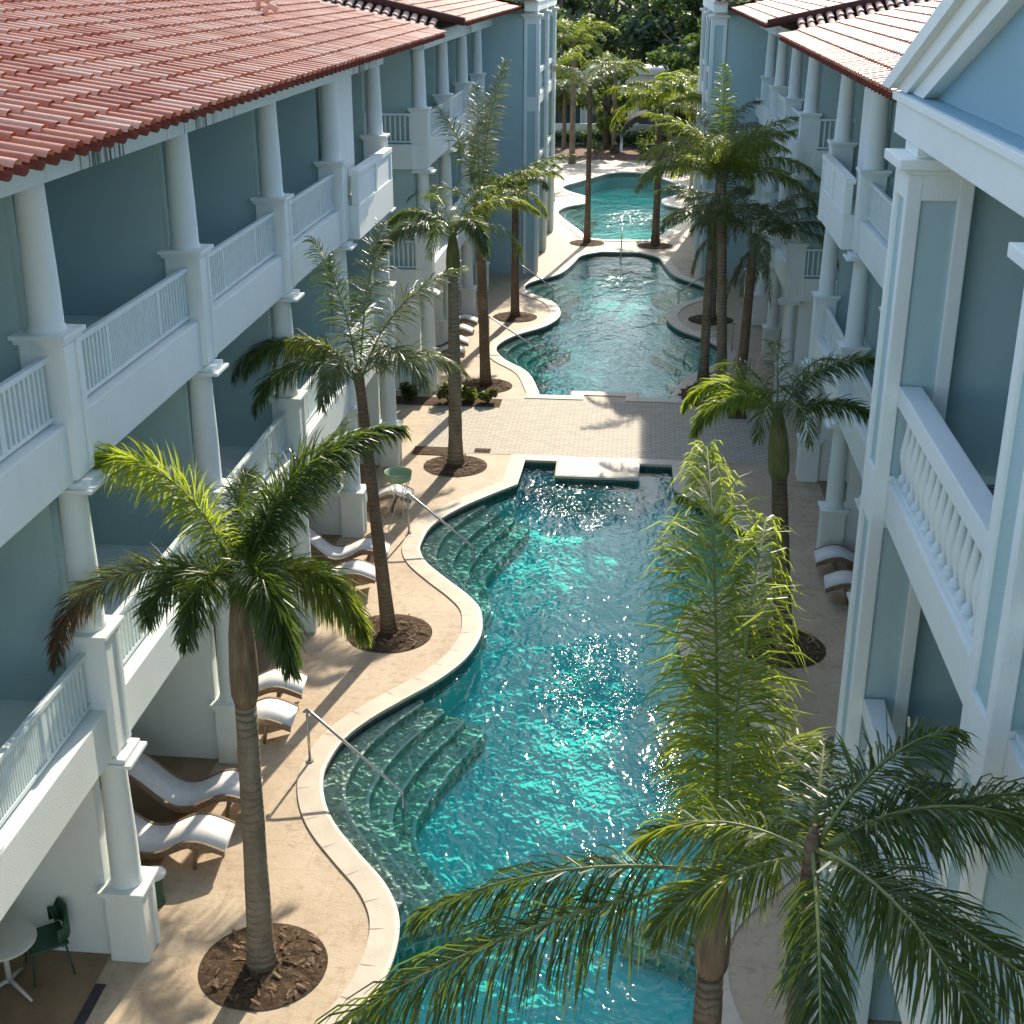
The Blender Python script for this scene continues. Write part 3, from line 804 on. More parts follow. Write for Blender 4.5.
def palm(label, base, zc, fronds, lean=(0, 0), r=(.17, .12), trunk=TRUNK, shaft=None, leaf=LEAF, seed=1, group='palms planted along the pool', skirt=0, ndef=46, plum=38, ll=.42, droop=.5, wd=.026, curve=.0):
    rnd = random.Random(seed)
    wd *= .36; pt = thing('palm_tree', label, 'palm tree', base, 0, group)
    bx, by, bz = base
    sh = shaft[0] if shaft else 0
    zt = zc - sh
    bm = bmesh.new(); P, R = [], []
    for k in range(13):
        t = k/12
        z = -.05 + t*(zt+.05); q = z/zc
        P.append((bx + lean[0]*q + curve*math.sin(q*PI), by + lean[1]*q, bz+z))
        R.append((r[0]*(1-t) + r[1]*t)*(1 + .35*math.exp(-t*14)) * rnd.uniform(.97, 1.03))
    if not shaft: P += [(P[-1][0], P[-1][1], P[-1][2]+.06), (P[-1][0], P[-1][1], P[-1][2]+.14)]; R += [R[-1]*.75, .012]
    tube(bm, P, R, 16); obj('trunk', bm, trunk, pt)
    top = Vector((bx+lean[0], by+lean[1], bz+zc))
    if shaft:
        bm = bmesh.new(); a = Vector(P[-1])
        pr = [(0, 1.0), (.10, 1.32), (.3, 1.38), (.6, 1.2), (.85, .85), (1.06, .45)]
        tube(bm, [a.lerp(top, q)+Vector((0, 0, 0)) for q, _ in pr], [r[1]*m_*shaft[2] for _, m_ in pr], 14)
        obj('crownshaft', bm, shaft[1], pt)
    for fr in fronds:
        az, el0, L, bend = fr[:4]; kw = dict(n=ndef, plum=plum, ll=ll, droop=droop, wd=wd); lf = leaf
        if len(fr) > 4:
            kw.update(fr[4]); kw['n'] = int(kw['n']*(4.2 if by < 34 else 2.4))
            lf = kw.pop('leaf', leaf)
        b = top + Vector((math.cos(math.radians(az))*.05, math.sin(math.radians(az))*.05, rnd.uniform(-.12, .02)))
        V, F, M = frond_mesh(b, az, el0, L, bend, rnd=rnd, **kw)
        pyobj('frond', V, F, [lf, DRY, RACHIS], pt, midx=M)
    for k in range(skirt):
        az = rnd.uniform(0, 360)
        V, F, M = frond_mesh(top - Vector((0, 0, .25)), az, -35, rnd.uniform(1.1, 1.7), 50, n=28, ll=.34, droop=1.2, wd=.008, rnd=rnd, pw=.5)
        pyobj('frond', V, F, [DRY if k % 2 else LEAF, DRY, RACHIS], pt, midx=M)
    return pt
def auto(cnt, seed, L=(1.7, 2.3), el=(25, 80), bend=(60, 115), **kw):
    rnd = random.Random(seed)
    return [(360*k/cnt + rnd.uniform(-18, 18), rnd.uniform(*el), rnd.uniform(*L), rnd.uniform(*bend), dict(kw)) for k in range(cnt)]

SH = (1.45, SHEATH, 1.0)
palm('front left palm with dense arching fronds and one frond browning at its tip', (-4.14, 12.55, 0), 5.0, [
    (163, 80, 2.85, 130, dict(n=95, ll=.48, droop=.8, leaf=LEAF_B)), (196, 32, 2.5, 125, dict(n=74, leaf=LEAF_P, dry_from=.60)), (40, 74, 2.7, 88, dict(n=105, droop=1.0, ll=.52)),
    (-58, 54, 2.15, 130, dict(n=110, ll=.52, droop=.9)), (-95, 62, 1.7, 135, dict(n=70)), (100, 60, 1.9, 85, dict(n=60)), (55, 66, 1.8, 80, dict(n=60)), (-22, 52, 1.9, 132, dict(n=100, ll=.5, droop=.9, leaf=LEAF_Y)), (225, 55, 1.3, 140, dict(n=50))],
    lean=(.08, 0), r=(.155, .115), shaft=SH, seed=3, wd=.024, plum=80)
palm('second left palm leaning toward the building with upright feathery fronds', (-4.18, 21.25, 0), 4.75, [
    (140, 84, 2.5, 46, dict(n=26)), (180, 50, 2.5, 120, dict(n=46, leaf=LEAF_P, ll=.58, droop=1.2)), (30, 70, 2.6, 62, dict(n=28, leaf=LEAF_P, ll=.52)), (-100, 55, 1.9, 128, dict(n=40, leaf=LEAF_P, droop=1.1)), (-45, 58, 2.2, 112, dict(n=40, leaf=LEAF_P)),
    (80, 78, 2.7, 40, dict(n=26, leaf=LEAF_P)), (160, 42, 2.1, 110, dict(n=42, leaf=LEAF_P, droop=1.1)), (215, 45, 2.2, 122, dict(n=42, droop=1.1)), (5, 40, 1.9, 90, dict(n=30, leaf=LEAF_P)), (190, 60, 2.3, 135, dict(n=40, leaf=LEAF_Y, droop=1.2))], lean=(-.36, 0), r=(.125, .085), trunk=TRUNK_D, seed=5, ll=.5, droop=.8, plum=55, curve=.0)
palm('third left palm with a full drooping crown beside the paved walkway', (-4.17, 30.1, 0), 5.5, [
    (178, 58, 1.9, 135, dict(n=56)), (12, 62, 2.3, 112, dict(n=64, leaf=LEAF_Y)), (-60, 48, 2.2, 120, dict(n=60)), (-100, 45, 1.9, 125), (-140, 40, 2.1, 110, dict(leaf=LEAF_P)), (-20, 40, 2.1, 122),
    (120, 60, 1.8, 90), (60, 65, 2.0, 80), (200, 30, 2.0, 90, dict(leaf=LEAF_P))], r=(.17, .12), trunk=TRUNK, shaft=(.9, SHEATH_G, 1.0), seed=8, ll=.48, droop=.9)
palm('fourth left palm with tall upright spear-like fronds against the blue wall', (-4.2, 36.75, 0), 5.0, [
    (60, 86, 4.0, 30, dict(n=74, ll=.6, leaf=LEAF_P)), (150, 82, 3.2, 48, dict(n=60, ll=.6)), (100, 84, 3.4, 34, dict(n=64, ll=.6, leaf=LEAF_P)), (8, 52, 3.0, 52, dict(n=50, ll=.45)), (-30, 55, 2.6, 120, dict(n=60, ll=.5, leaf=LEAF_Y)),
    (-80, 45, 2.2, 118, dict(n=56)), (30, 62, 2.6, 95, dict(leaf=LEAF_Y)), (200, 55, 2.2, 100)], lean=(-.15, 0), r=(.15, .12), trunk=TRUNK_D, seed=9, ll=.5, droop=.7)
palm('fifth left palm standing on the curved deck bulge of the second pool', (-4.13, 45.0, 0), 4.3, auto(9, 21, (1.5, 2.1), bend=(90, 130), leaf=LEAF), r=(.14, .11), trunk=TRUNK_D, seed=11, ll=.45, droop=.8, wd=.03)
palm('right palm rising from the planting circle in the shaded deck', (2.77, 21.4, 0), 4.35, [
    (8, 62, 2.3, 95, dict(n=70)), (-12, 25, 1.7, 55, dict(n=60)), (168, 55, 1.9, 135, dict(n=76, leaf=LEAF_B)), (205, 45, 1.8, 125, dict(n=70, leaf=LEAF_B)), (-70, 50, 1.5, 135), (90, 65, 1.9, 90), (130, 60, 1.7, 100), (45, 60, 1.8, 95), (250, 55, 1.4, 140)],
    lean=(-.42, 0), r=(.17, .13), trunk=TRUNK_D, shaft=(1.2, SHEATH_G, 1.0), seed=13, plum=50, droop=.7)
palm('tallest right palm of the clump beyond the walkway with hanging dead fronds', (2.44, 36.4, 0), 5.9, auto(17, 31, (2.6, 3.4), bend=(70, 115), leaf=LEAF_Y, n=60) + [(20, 60, 3.1, 85, dict(n=70, leaf=LEAF_Y)), (100, 86, 3.0, 15, dict(n=50))],
    lean=(-.35, 0), r=(.15, .11), trunk=TRUNK, seed=15, skirt=9, ll=.52, droop=.8, wd=.03)
palm('slimmer palm of the right clump leaning over the walkway', (2.85, 35.6, 0), 4.6, auto(12, 37, (2.3, 3.0), bend=(75, 120), leaf=LEAF_P, n=54) + [(-15, 35, 2.6, 75, dict(n=60))], lean=(.1, -.2), r=(.14, .11), trunk=TRUNK_D, seed=17, skirt=6, ll=.5, droop=.8, wd=.03)
palm('short palm of the right clump nearest the second pool', (1.98, 38.0, 0), 4.4, auto(8, 43, (1.8, 2.4), bend=(80, 120), leaf=LEAF_P, n=50), r=(.14, .11), trunk=TRUNK, seed=19, skirt=3, ll=.5, droop=.8, wd=.03)
palm('right palm standing between the second and third pools', (.67, 58.4, 0), 5.7, auto(12, 47, (2.3, 3.0), bend=(85, 125), leaf=LEAF_Y, n=50), r=(.16, .12), trunk=TRUNK_D, seed=23, ll=.6, droop=.9, wd=.045)
palm('slender left palm standing between the second and third pools', (-2.27, 58.7, 0), 6.4, auto(8, 53, (1.8, 2.4), el=(40, 80), bend=(60, 110), n=30, leaf=LEAF_P), r=(.13, .09), trunk=TRUNK_D, seed=25, ll=.5, droop=.8, wd=.035)
palm('far left palm at the corner of the third pool', (-4.6, 70.0, 0), 6.0, auto(9, 59, (2.0, 2.6), bend=(80, 120), leaf=LEAF_Y, n=40), r=(.16, .12), trunk=TRUNK, seed=27, ll=.6, droop=.9, wd=.05)
palm('farthest left palm behind the third pool near the white garden building', (-4.3, 84.5, 0), 7.0, auto(11, 61, (2.4, 3.2), bend=(80, 125), leaf=LEAF_Y, n=40), r=(.18, .13), trunk=TRUNK_D, seed=29, ll=.65, droop=.9, wd=.055)
palm('right palm leaning beside the third pool', (2.6, 71.0, 0), 5.2, auto(10, 67, (2.2, 2.8), bend=(80, 120), leaf=LEAF_Y, n=40), r=(.16, .12), trunk=TRUNK, seed=33, ll=.6, droop=.9, wd=.05)
palm('bushy right palm on the deck bulge beside the second pool', (2.5, 45.3, 0), 5.6, auto(12, 71, (2.2, 3.0), bend=(80, 125), leaf=LEAF_P, n=48), r=(.14, .11), trunk=TRUNK, seed=35, ll=.5, droop=.8, wd=.035)
palm('sunlit right palm at the waist of the third pool', (2.75, 66.0, 0), 5.2, auto(11, 83, (2.3, 3.0), bend=(80, 125), leaf=LEAF_Y, n=40), lean=(-.3, 0), r=(.15, .11), trunk=TRUNK, seed=43, ll=.6, droop=.9, wd=.05)
palm('sunlit right palm at the far end of the third pool', (2.9, 79.0, 0), 4.6, auto(11, 89, (2.2, 2.9), bend=(80, 125), leaf=LEAF_B, n=36), lean=(-.3, 0), r=(.15, .11), trunk=TRUNK_D, seed=45, ll=.6, droop=.9, wd=.055)
palm('nearest palm at the bottom with one huge frond reaching up over the pool', (.72, 8.0, 0), 5.1, [
    (92, 62, 3.7, 50, dict(n=78, ll=.80, droop=1.25, leaf=LEAF_B, plum=55, wd=.0080)), (80, 70, 3.0, 62, dict(n=46, ll=.70, droop=1.5, leaf=LEAF_B, wd=.0080)), (198, -4, 3.3, 34, dict(n=52, wd=.0085, ll=.85, droop=1.9, plum=60)), (182, 4, 2.2, 40, dict(n=38, wd=.0085, ll=.6, droop=1.3)), (20, 35, 1.3, 90, dict(n=50, ll=.5, droop=1.0, leaf=LEAF_Y)),
    (60, 60, 1.6, 90, dict(n=50, ll=.5, leaf=LEAF_Y))],
    r=(.15, .10), trunk=TRUNK_D, shaft=(.9, SHEATH, .95), seed=39, wd=.017)
palm('dark shaded palm at the lower right in front of the gabled pavilion', (1.12, 6.6, 0), 6.35, [
    (10, 30, 1.75, 48, dict(wd=.0075, n=41, ll=.52, droop=1.3)), (-42, 8, 1.9, 40, dict(wd=.0075, n=44, ll=.52, droop=.9)), (-62, 20, 1.5, 60, dict(wd=.0075, n=31, ll=.5)), (-8, 48, 1.4, 80, dict(wd=.0075, n=31)), (165, 20, 1.05, 70, dict(wd=.0075, n=29, leaf=LEAF_Y)), (200, 5, 1.0, 60, dict(wd=.0075, n=29, leaf=LEAF_Y)), (80, 45, .9, 60, dict(wd=.0075, n=20)), (268, -8, 1.3, 45, dict(wd=.0075, n=34, droop=1.2)), (30, 60, 1.1, 70, dict(wd=.0075, n=26))],
    r=(.075, .05), trunk=TRUNK_D, seed=41, wd=.014, ll=.42, droop=.9)

for k, (lab, x, y_, zc) in enumerate((('bushy garden palm right behind the third pool', 1.6, 87.0, 3.6), ('bright garden palm left of centre behind the third pool', -1.9, 90.0, 4.8), ('garden palm by the right end of the far hedge', 3.6, 90.0, 4.4), ('low garden palm at the left end of the far hedge', -5.2, 91.5, 3.4))):
    palm(lab, (x, y_, 0), zc, auto(12, 500+k, (2.0, 2.8), bend=(80, 125), leaf=LEAF_Y if k != 3 else LEAF_P, n=34), r=(.15, .11), trunk=TRUNK_D, seed=510+k, ll=.6, droop=.9, wd=.055, group='palms in the far garden')
# ------------------------------------------------------------------ planting circles and beds
def bed(label, x, y, r, seed):
    rnd = random.Random(seed)
    bm = bmesh.new(); n = 40; rings = []
    for k, f in enumerate((1, .8, .55, .3)):
        rings.append([bm.verts.new((x + r*f*math.cos(2*PI*q/n), y + r*f*math.sin(2*PI*q/n), .012 + (0 if k == 0 else rnd.uniform(.01, .05)))) for q in range(n)])
    for a, b in zip(rings, rings[1:]):
        for q in range(n): bm.faces.new((a[q], a[(q+1) % n], b[(q+1) % n], b[q]))
    bm.faces.new(rings[-1])
    o = obj('mulch_bed', bm, SOIL); tag(o, label, 'planting bed', 'round mulch beds at the palms')
    V, F = [], []
    for k in range(90):
        a, q = rnd.uniform(0, 2*PI), r*.93*math.sqrt(rnd.random()); cx, cy = x+q*math.cos(a), y+q*math.sin(a)
        l, w_, t = rnd.uniform(.02, .07), rnd.uniform(.008, .02), rnd.uniform(0, PI)
        dx, dy = Vector((math.cos(t), math.sin(t)))*l, Vector((-math.sin(t), math.cos(t)))*w_
        z = rnd.uniform(.05, .075); b = len(V)
        for i_, (p_, q_) in enumerate(((-1, -1), (1, -1), (1, 1), (-1, 1))): V.append((cx+dx[0]*p_+dy[0]*q_, cy+dx[1]*p_+dy[1]*q_, z + p_*rnd.uniform(0, .015)))
        F.append((b, b+1, b+2, b+3))
    ch = pyobj('bark_chips', V, F, CHIP, o); tag(ch, kind='stuff')
for lab, x, y in (('round mulch bed at the front left palm', -4.12, 12.55), ('round mulch bed at the leaning second left palm', -4.17, 21.25), ('round mulch bed at the third left palm', -4.17, 30.05),
                  ('round mulch bed at the fourth left palm', -4.2, 36.75), ('round mulch bed at the fifth left palm on the deck bulge', -4.13, 45.0), ('round mulch bed in the shade at the nearer right palm', 2.75, 21.4),
                  ('round mulch bed under the right palm clump', 2.47, 36.5), ('round mulch bed at the right palm between second and third pools', .67, 58.4), ('round mulch bed at the slender palm between second and third pools', -2.27, 58.7),
                  ('round mulch bed by the second pool at the bushy right palm', 2.5, 45.3)):
    bed(lab, x, y, .76 if 'clump' not in lab else 1.35, int(x*10+y))
def patch(label, x0, x1, y0, y1):
    bm = bmesh.new(); n = 14
    g = [[bm.verts.new((x0+(x1-x0)*i/n, y0+(y1-y0)*j/3, .016+random.uniform(0, .03)*(0 < i < n and 0 < j < 3))) for j in range(4)] for i in range(n+1)]
    for i in range(n):
        for j in range(3): bm.faces.new((g[i][j], g[i+1][j], g[i+1][j+1], g[i][j+1]))
    tag(obj('planting_strip', bm, SOIL), label, 'planting bed')
patch('long dark planting strip with shrubs at the far edge of the walkway', -6.6, -3.6, 34.75, 35.5)
patch('small brown planting strip at the near left edge of the walkway', -5.35, -4.35, 30.75, 31.35)
patch('short dark planting strip beside the third left palm', -3.85, -3.45, 31.05, 31.35)
patch('small dark planting strip at the right end of the walkway', 2.5, 3.0, 34.4, 35.3)

def leaf_cloud(V, F, c, rad, n, size, rnd):
    for k in range(n):
        v = Vector((rnd.gauss(0, 1), rnd.gauss(0, 1), rnd.gauss(0, 1))).normalized()*(rnd.random()**.45)
        p_ = Vector(c) + Vector((v.x*rad[0], v.y*rad[1], v.z*rad[2]))
        a = Vector((rnd.gauss(0, 1), rnd.gauss(0, 1), rnd.gauss(0, .7))).normalized(); b_ = a.cross(Vector((rnd.gauss(0, 1), rnd.gauss(0, 1), rnd.gauss(0, 1)))).normalized()
        s = size*rnd.uniform(.6, 1.3); i = len(V)
        V += [tuple(p_ - a*s), tuple(p_ + b_*s*.45), tuple(p_ + a*s), tuple(p_ - b_*s*.45)]; F.append((i, i+1, i+2, i+3))
def shrub(label, x, y, r, h, seed, m=SHRUB, group=None):
    rnd = random.Random(seed); t = thing('shrub', label, 'shrub', (x, y, 0), 0, group)
    V, F = [], []
    for k in range(7): leaf_cloud(V, F, (x+rnd.uniform(-r, r)*.6, y+rnd.uniform(-r, r)*.6, h*rnd.uniform(.4, .85)), (r*.5, r*.5, h*.3), 60, .075, rnd)
    pyobj('foliage', V, F, m, t)
    bm = bmesh.new()
    for k in range(5): tube(bm, [(x, y, 0), (x+rnd.uniform(-r, r)*.5, y+rnd.uniform(-r, r)*.5, h*.7)], [.015, .006], 5)
    obj('stem', bm, BARK, t)
for k, (lab, x, y, r, h, m) in enumerate((('dark low shrub in the shade of the low white wall', -6.1, 35.1, .34, .5, TREE_D), ('bright yellow-green shrub left of the fourth palm trunk', -5.05, 35.1, .34, .55, SHRUB),
                                       ('pale shrub in the strip nearest the pool', -3.95, 35.1, .26, .35, SHRUB), ('olive shrub in the middle of the planting strip', -4.55, 35.15, .26, .4, TREE_L))):
    shrub(lab, x, y, r, h, 100+k, m)

# ------------------------------------------------------------------ poolside furniture
def lounger_proto():
    t = thing('sun_lounger', 'white wave-shaped sun lounger', 'sun lounger', (0, 0, 0), 0, 'wave-shaped sun loungers on the deck')
    prof = [(0, .27), (.12, .33), (.30, .40), (.48, .41), (.66, .34), (.84, .25), (1.0, .22), (1.16, .26), (1.34, .40), (1.52, .58), (1.70, .74), (1.84, .82)]
    pr = smooth_open(prof, 3)
    bm = bmesh.new(); w_ = .30
    L = []
    for x, z in pr: L.append([bm.verts.new((-x, s*w_, z+dz)) for s, dz in ((-1, .02), (1, .02), (1, -.015), (-1, -.015))])
    for a, b in zip(L, L[1:]):
        for k in range(4): f = bm.faces.new((a[k], a[(k+1) % 4], b[(k+1) % 4], b[k])); f.smooth = k == 0
    bm.faces.new(L[0][::-1]); bm.faces.new(L[-1])
    obj('sling', bm, SLING, t)
    for s in (-1, 1):                                           # deep woven side rails that curve down to the floor
        bm = bmesh.new(); L = []
        for i, (x, z) in enumerate(pr):
            lo = max(0.0, z - .055 - .015*math.sin(x*3)) if .06 < x < 1.7 else z - .05
            L.append([bm.verts.new((-x, s*(w_+e), zz)) for e, zz in ((.003, z+.028), (.045, z+.028), (.045, lo), (.003, lo))])
        for a, b in zip(L, L[1:]):
            for k in range(4): bm.faces.new((a[k], a[(k+1) % 4], b[(k+1) % 4], b[k]))
        bm.faces.new(L[0][::-1]); bm.faces.new(L[-1])
        obj('side_rail', bm, WICKER, t)
    for x in (.36, 1.42):
        for s in (-1, 1):
            bm = bmesh.new(); tube(bm, [(-x, s*.30, .36), (-x-.06, s*.31, 0)], [.03, .025], 8); obj('leg', bm, WICKER, t)
        return t
def dup(root, loc, rz, label, group=None):
    c = root.copy(); COL.objects.link(c); c.location = loc; c.rotation_euler = (0, 0, rz); c['label'] = label
    if group: c['group'] = group
    for ch in list(root.children):
        d_ = ch.copy(); COL.objects.link(d_); d_.parent = c
        for g in ch.children:
            e = g.copy(); COL.objects.link(e); e.parent = d_
    return c
LNG = [('sun lounger nearest the camera beside the first column pedestal', -5.12, 14.62, 4), ('sun lounger second from the camera, half in the shade of the patio', -5.02, 15.72, 6),
       ('sun lounger behind the crownshaft of the front left palm', -5.02, 17.75, 3), ('sun lounger left of the trunk of the front palm, next to its twin', -5.1, 18.75, 5),
       ('nearer sun lounger of the pair left of the leaning second palm', -4.78, 23.15, 8), ('farther sun lounger of the pair left of the leaning second palm', -4.72, 24.25, 6),
       ('sun lounger behind the trunk of the second palm by the pedestal', -4.75, 27.3, 4),
       ('sun lounger right of the third palm trunk, nearest of the four', -5.15, 39.4, 4), ('sun lounger second of the four behind the third palm trunk', -5.15, 40.5, 5),
       ('sun lounger third of the four behind the third palm trunk', -5.2, 41.9, 3), ('sun lounger farthest of the four, close to the fifth palm', -5.2, 43.2, 4),
       ('shaded sun lounger by the right pedestal, the nearer one', 3.72, 23.6, 176), ('shaded sun lounger by the right pedestal, the farther one', 3.68, 24.8, 178)]
pl = lounger_proto()
for i, (lab, x, y_, a) in enumerate(LNG):
    if i == 0:
        pl.location = (x, y_, 0); pl.rotation_euler = (0, 0, math.radians(a)); pl['label'] = lab
    else: dup(pl, (x, y_, 0), math.radians(a), lab)

def handrail(label, post, foot, h=.9):
    t = thing('handrail', label, 'handrail', (*post, 0), 0, 'steel handrails into the pools')
    d_ = Vector((foot[0]-post[0], foot[1]-post[1], 0)); n = d_.length; d_.normalize()
    P, Q = Vector((*post, 0)), Vector((*foot, 0))
    bm = bmesh.new(); tube(bm, [P + Vector((0, 0, .03)), P+Vector((0, 0, h))], .021, 8); lathe(bm, [(.055, 0), (.055, .02)], P.x, P.y, .03, 12)
    obj('post', bm, STEEL, t)
    bm = bmesh.new(); tube(bm, [Q + Vector((0, 0, -.9)), Q+Vector((0, 0, .12))], .021, 8); obj('post', bm, STEEL, t)
    bm = bmesh.new()
    pts = [P - d_*.06 + Vector((0, 0, h-.05)), P + Vector((0, 0, h+.01)), P + d_*.12 + Vector((0, 0, h-.03)), Q + Vector((0, 0, .14)), Q + d_*.02+Vector((0, 0, .08))]
    tube(bm, pts, .023, 8); obj('rail', bm, STEEL, t)
for lab, a, b in (('steel handrail into the near left steps of the first pool', (-4.60, 16.95), (-3.05, 16.1)), ('steel handrail into the second left steps of the first pool', (-4.58, 25.8), (-3.1, 24.9)),
                  ('steel handrail on the shaded right side of the first pool', (2.98, 16.95), (1.45, 16.1)), ('steel handrail into the near left steps of the second pool', (-4.62, 41.3), (-3.0, 40.4)),
                  ('steel handrail into the far left steps of the second pool', (-4.55, 49.9), (-3.1, 49.0)), ('nearer steel handrail on the right of the second pool', (2.98, 41.3), (1.5, 40.4)), ('farther steel handrail on the right of the second pool', (2.95, 49.9), (1.5, 49.0)),
                  ('short steel handrail on the deck neck between the second and third pools', (-.75, 57.35), (-.75, 55.9))):
    handrail(lab, a, b)

# round white table and chairs on the patio
t = thing('bistro_table', 'round white patio table on a splayed three-legged base', 'table', (-6.92, 11.85, 0))
bm = bmesh.new(); lathe(bm, [(.0, 0), (.36, 0), (.375, .015), (.375, .03), (.36, .04), (0, .04)], -6.92, 11.85, .70, 36, False); obj('table_top', bm, TABLETOP, t)
bm = bmesh.new(); lathe(bm, [(.035, .12), (.03, .7)], -6.92, 11.85, 0, 12); obj('stem', bm, TABLETOP, t)
for k in range(3):
    a = 2*PI*k/3 - .45
    bm = bmesh.new(); tube(bm, [(-6.92, 11.85, .17), (-6.92+.16*math.cos(a), 11.85+.16*math.sin(a), .10), (-6.92+.36*math.cos(a), 11.85+.36*math.sin(a), .015)], [.028, .024, .018], 8); obj('leg', bm, TABLETOP, t)
def chair(label, x, y_, rz, m=GREENCH, z=0):
    t = thing('patio_chair', label, 'chair', (x, y_, z), rz)
    def part(nm, bm, mm):
        o = bpy.data.objects.new(nm, bpy.data.meshes.new(nm)); bm.to_mesh(o.data); bm.free(); COL.objects.link(o); o.data.materials.append(mm); o.parent = t
    bm = bmesh.new(); box(bm, -.23, .23, -.22, .22, .43, .46, .012); part('seat', bm, m)
    bm = bmesh.new(); L = []
    for k in range(9):
        a = PI*(k/8); L.append([bm.verts.new((.25*math.cos(a), .10+.16*math.sin(a)+e, z)) for e in (0, .025) for z in (.50, .82 if 1 < k < 7 else .68)])
    for a, b in zip(L, L[1:]):
        for q in ((0, 1), (1, 3), (3, 2), (2, 0)): f = bm.faces.new((a[q[0]], a[q[1]], b[q[1]], b[q[0]])); f.smooth = True
    bm.faces.new((L[0][0], L[0][2], L[0][3], L[0][1])); bm.faces.new((L[-1][1], L[-1][3], L[-1][2], L[-1][0]))
    part('backrest', bm, m)
    for sx in (-1, 1):
        for sy in (-1, 1):
            bm = bmesh.new(); tube(bm, [(sx*.19, sy*.18, .44), (sx*.24, sy*.23, 0)], [.016, .012], 6); part('leg', bm, m)
        bm = bmesh.new(); tube(bm, [(sx*.20, .18, .45), (sx*.245, .12, .66)], .012, 6); part('back_post', bm, m)
chair('dark green patio chair beyond the round table, back to the wall', -6.62, 12.25, -PI*.30)
chair('dark green patio chair pulled up on the near side of the round table', -7.2, 11.35, PI)
chair('green chair standing in the shade behind the first column', -6.75, 14.0, 1.2)
t = thing('side_table', 'small round white drum side table beside the first column pedestal', 'side table', (-5.78, 13.55, 0))
bm = bmesh.new(); lathe(bm, [(.0, .0), (.11, 0), (.12, .02), (.10, .2), (.12, .42), (.12, .43)], -5.78, 13.55, .0, 24, False); obj('base', bm, GREENCH, t)
bm = bmesh.new(); lathe(bm, [(0, 0), (.155, 0), (.165, .015), (.155, .03), (0, .035)], -5.78, 13.55, .43, 28, False); obj('table_top', bm, TABLETOP, t)
t = thing('balcony_table', 'pale round table on the top left balcony behind the railing', 'table', (-6.9, 14.1, 6.74))
bm = bmesh.new(); lathe(bm, [(0, 0), (.36, 0), (.37, .02), (.36, .035), (0, .04)], -6.9, 14.1, 7.40, 28, False); obj('table_top', bm, TABLETOP, t)
bm = bmesh.new(); lathe(bm, [(.22, 0), (.20, .03), (.035, .06), (.03, .66)], -6.9, 14.1, 6.742, 16); obj('stem', bm, TABLETOP, t)
chair('dark chair at the pale table on the top left balcony', -6.95, 14.75, .2, DARK, 6.742)
# wire table with green glass bowl-like top near the third pedestal
t = thing('wire_stand', 'white wire stand with a pale green top beside the leaning palm trunk', 'plant stand', (-4.98, 26.9, 0))
bm = bmesh.new()
for k in range(6):
    a = 2*PI*k/6; b = a + 1.5
    tube(bm, [(-4.98+.24*math.cos(a), 26.9+.24*math.sin(a), .0), (-4.98+.12*math.cos((a+b)/2), 26.9+.12*math.sin((a+b)/2), .4), (-4.98+.26*math.cos(b), 26.9+.26*math.sin(b), .78)], .010, 6)
obj('wire_base', bm, PAINT, t)
bm = bmesh.new(); lathe(bm, [(0, 0), (.24, 0), (.28, .03), (.30, .20), (.285, .20), (.27, .04), (0, .03)], -4.98, 26.9, .78, 24, False)
obj('bowl', bm, simple('pale_green_glaze', (.30, .42, .24), .3, .15, 5, 0), t)

# ------------------------------------------------------------------ garden at the far end
def tree(label, x, y_, h, rad, m, seed, n=1500, size=.30, crown=.86, group='trees behind the far garden'):
    rnd = random.Random(seed); t = thing('tree', label, 'tree', (x, y_, 0), 0, group)
    bm = bmesh.new()
    tube(bm, [(x, y_, -.05), (x+rnd.uniform(-.3, .3), y_, h*.4), (x+rnd.uniform(-.5, .5), y_, h*.8)], [.28, .2, .06], 9)
    for k in range(6):
        a = rnd.uniform(0, 2*PI); z = h*rnd.uniform(.3, .6)
        tube(bm, [(x, y_, z), (x+rad*.35*math.cos(a), y_+rad*.35*math.sin(a), z+h*.14), (x+rad*.75*math.cos(a), y_+rad*.75*math.sin(a), z+h*.24)], [.11, .07, .025], 6)
    obj('trunk', bm, BARK, t)
    V, F = [], []; nc = 16
    for k in range(nc):
        a = rnd.uniform(0, 2*PI); q = rad*.8*math.sqrt(rnd.random()); z = h*(1-crown) + h*crown*rnd.uniform(.08, .92)
        cr = rad*rnd.uniform(.22, .42)
        leaf_cloud(V, F, (x+q*math.cos(a), y_+q*math.sin(a), z), (cr, cr, cr*.7), n//nc, size, rnd)
    pyobj('crown', V, F, m, t)
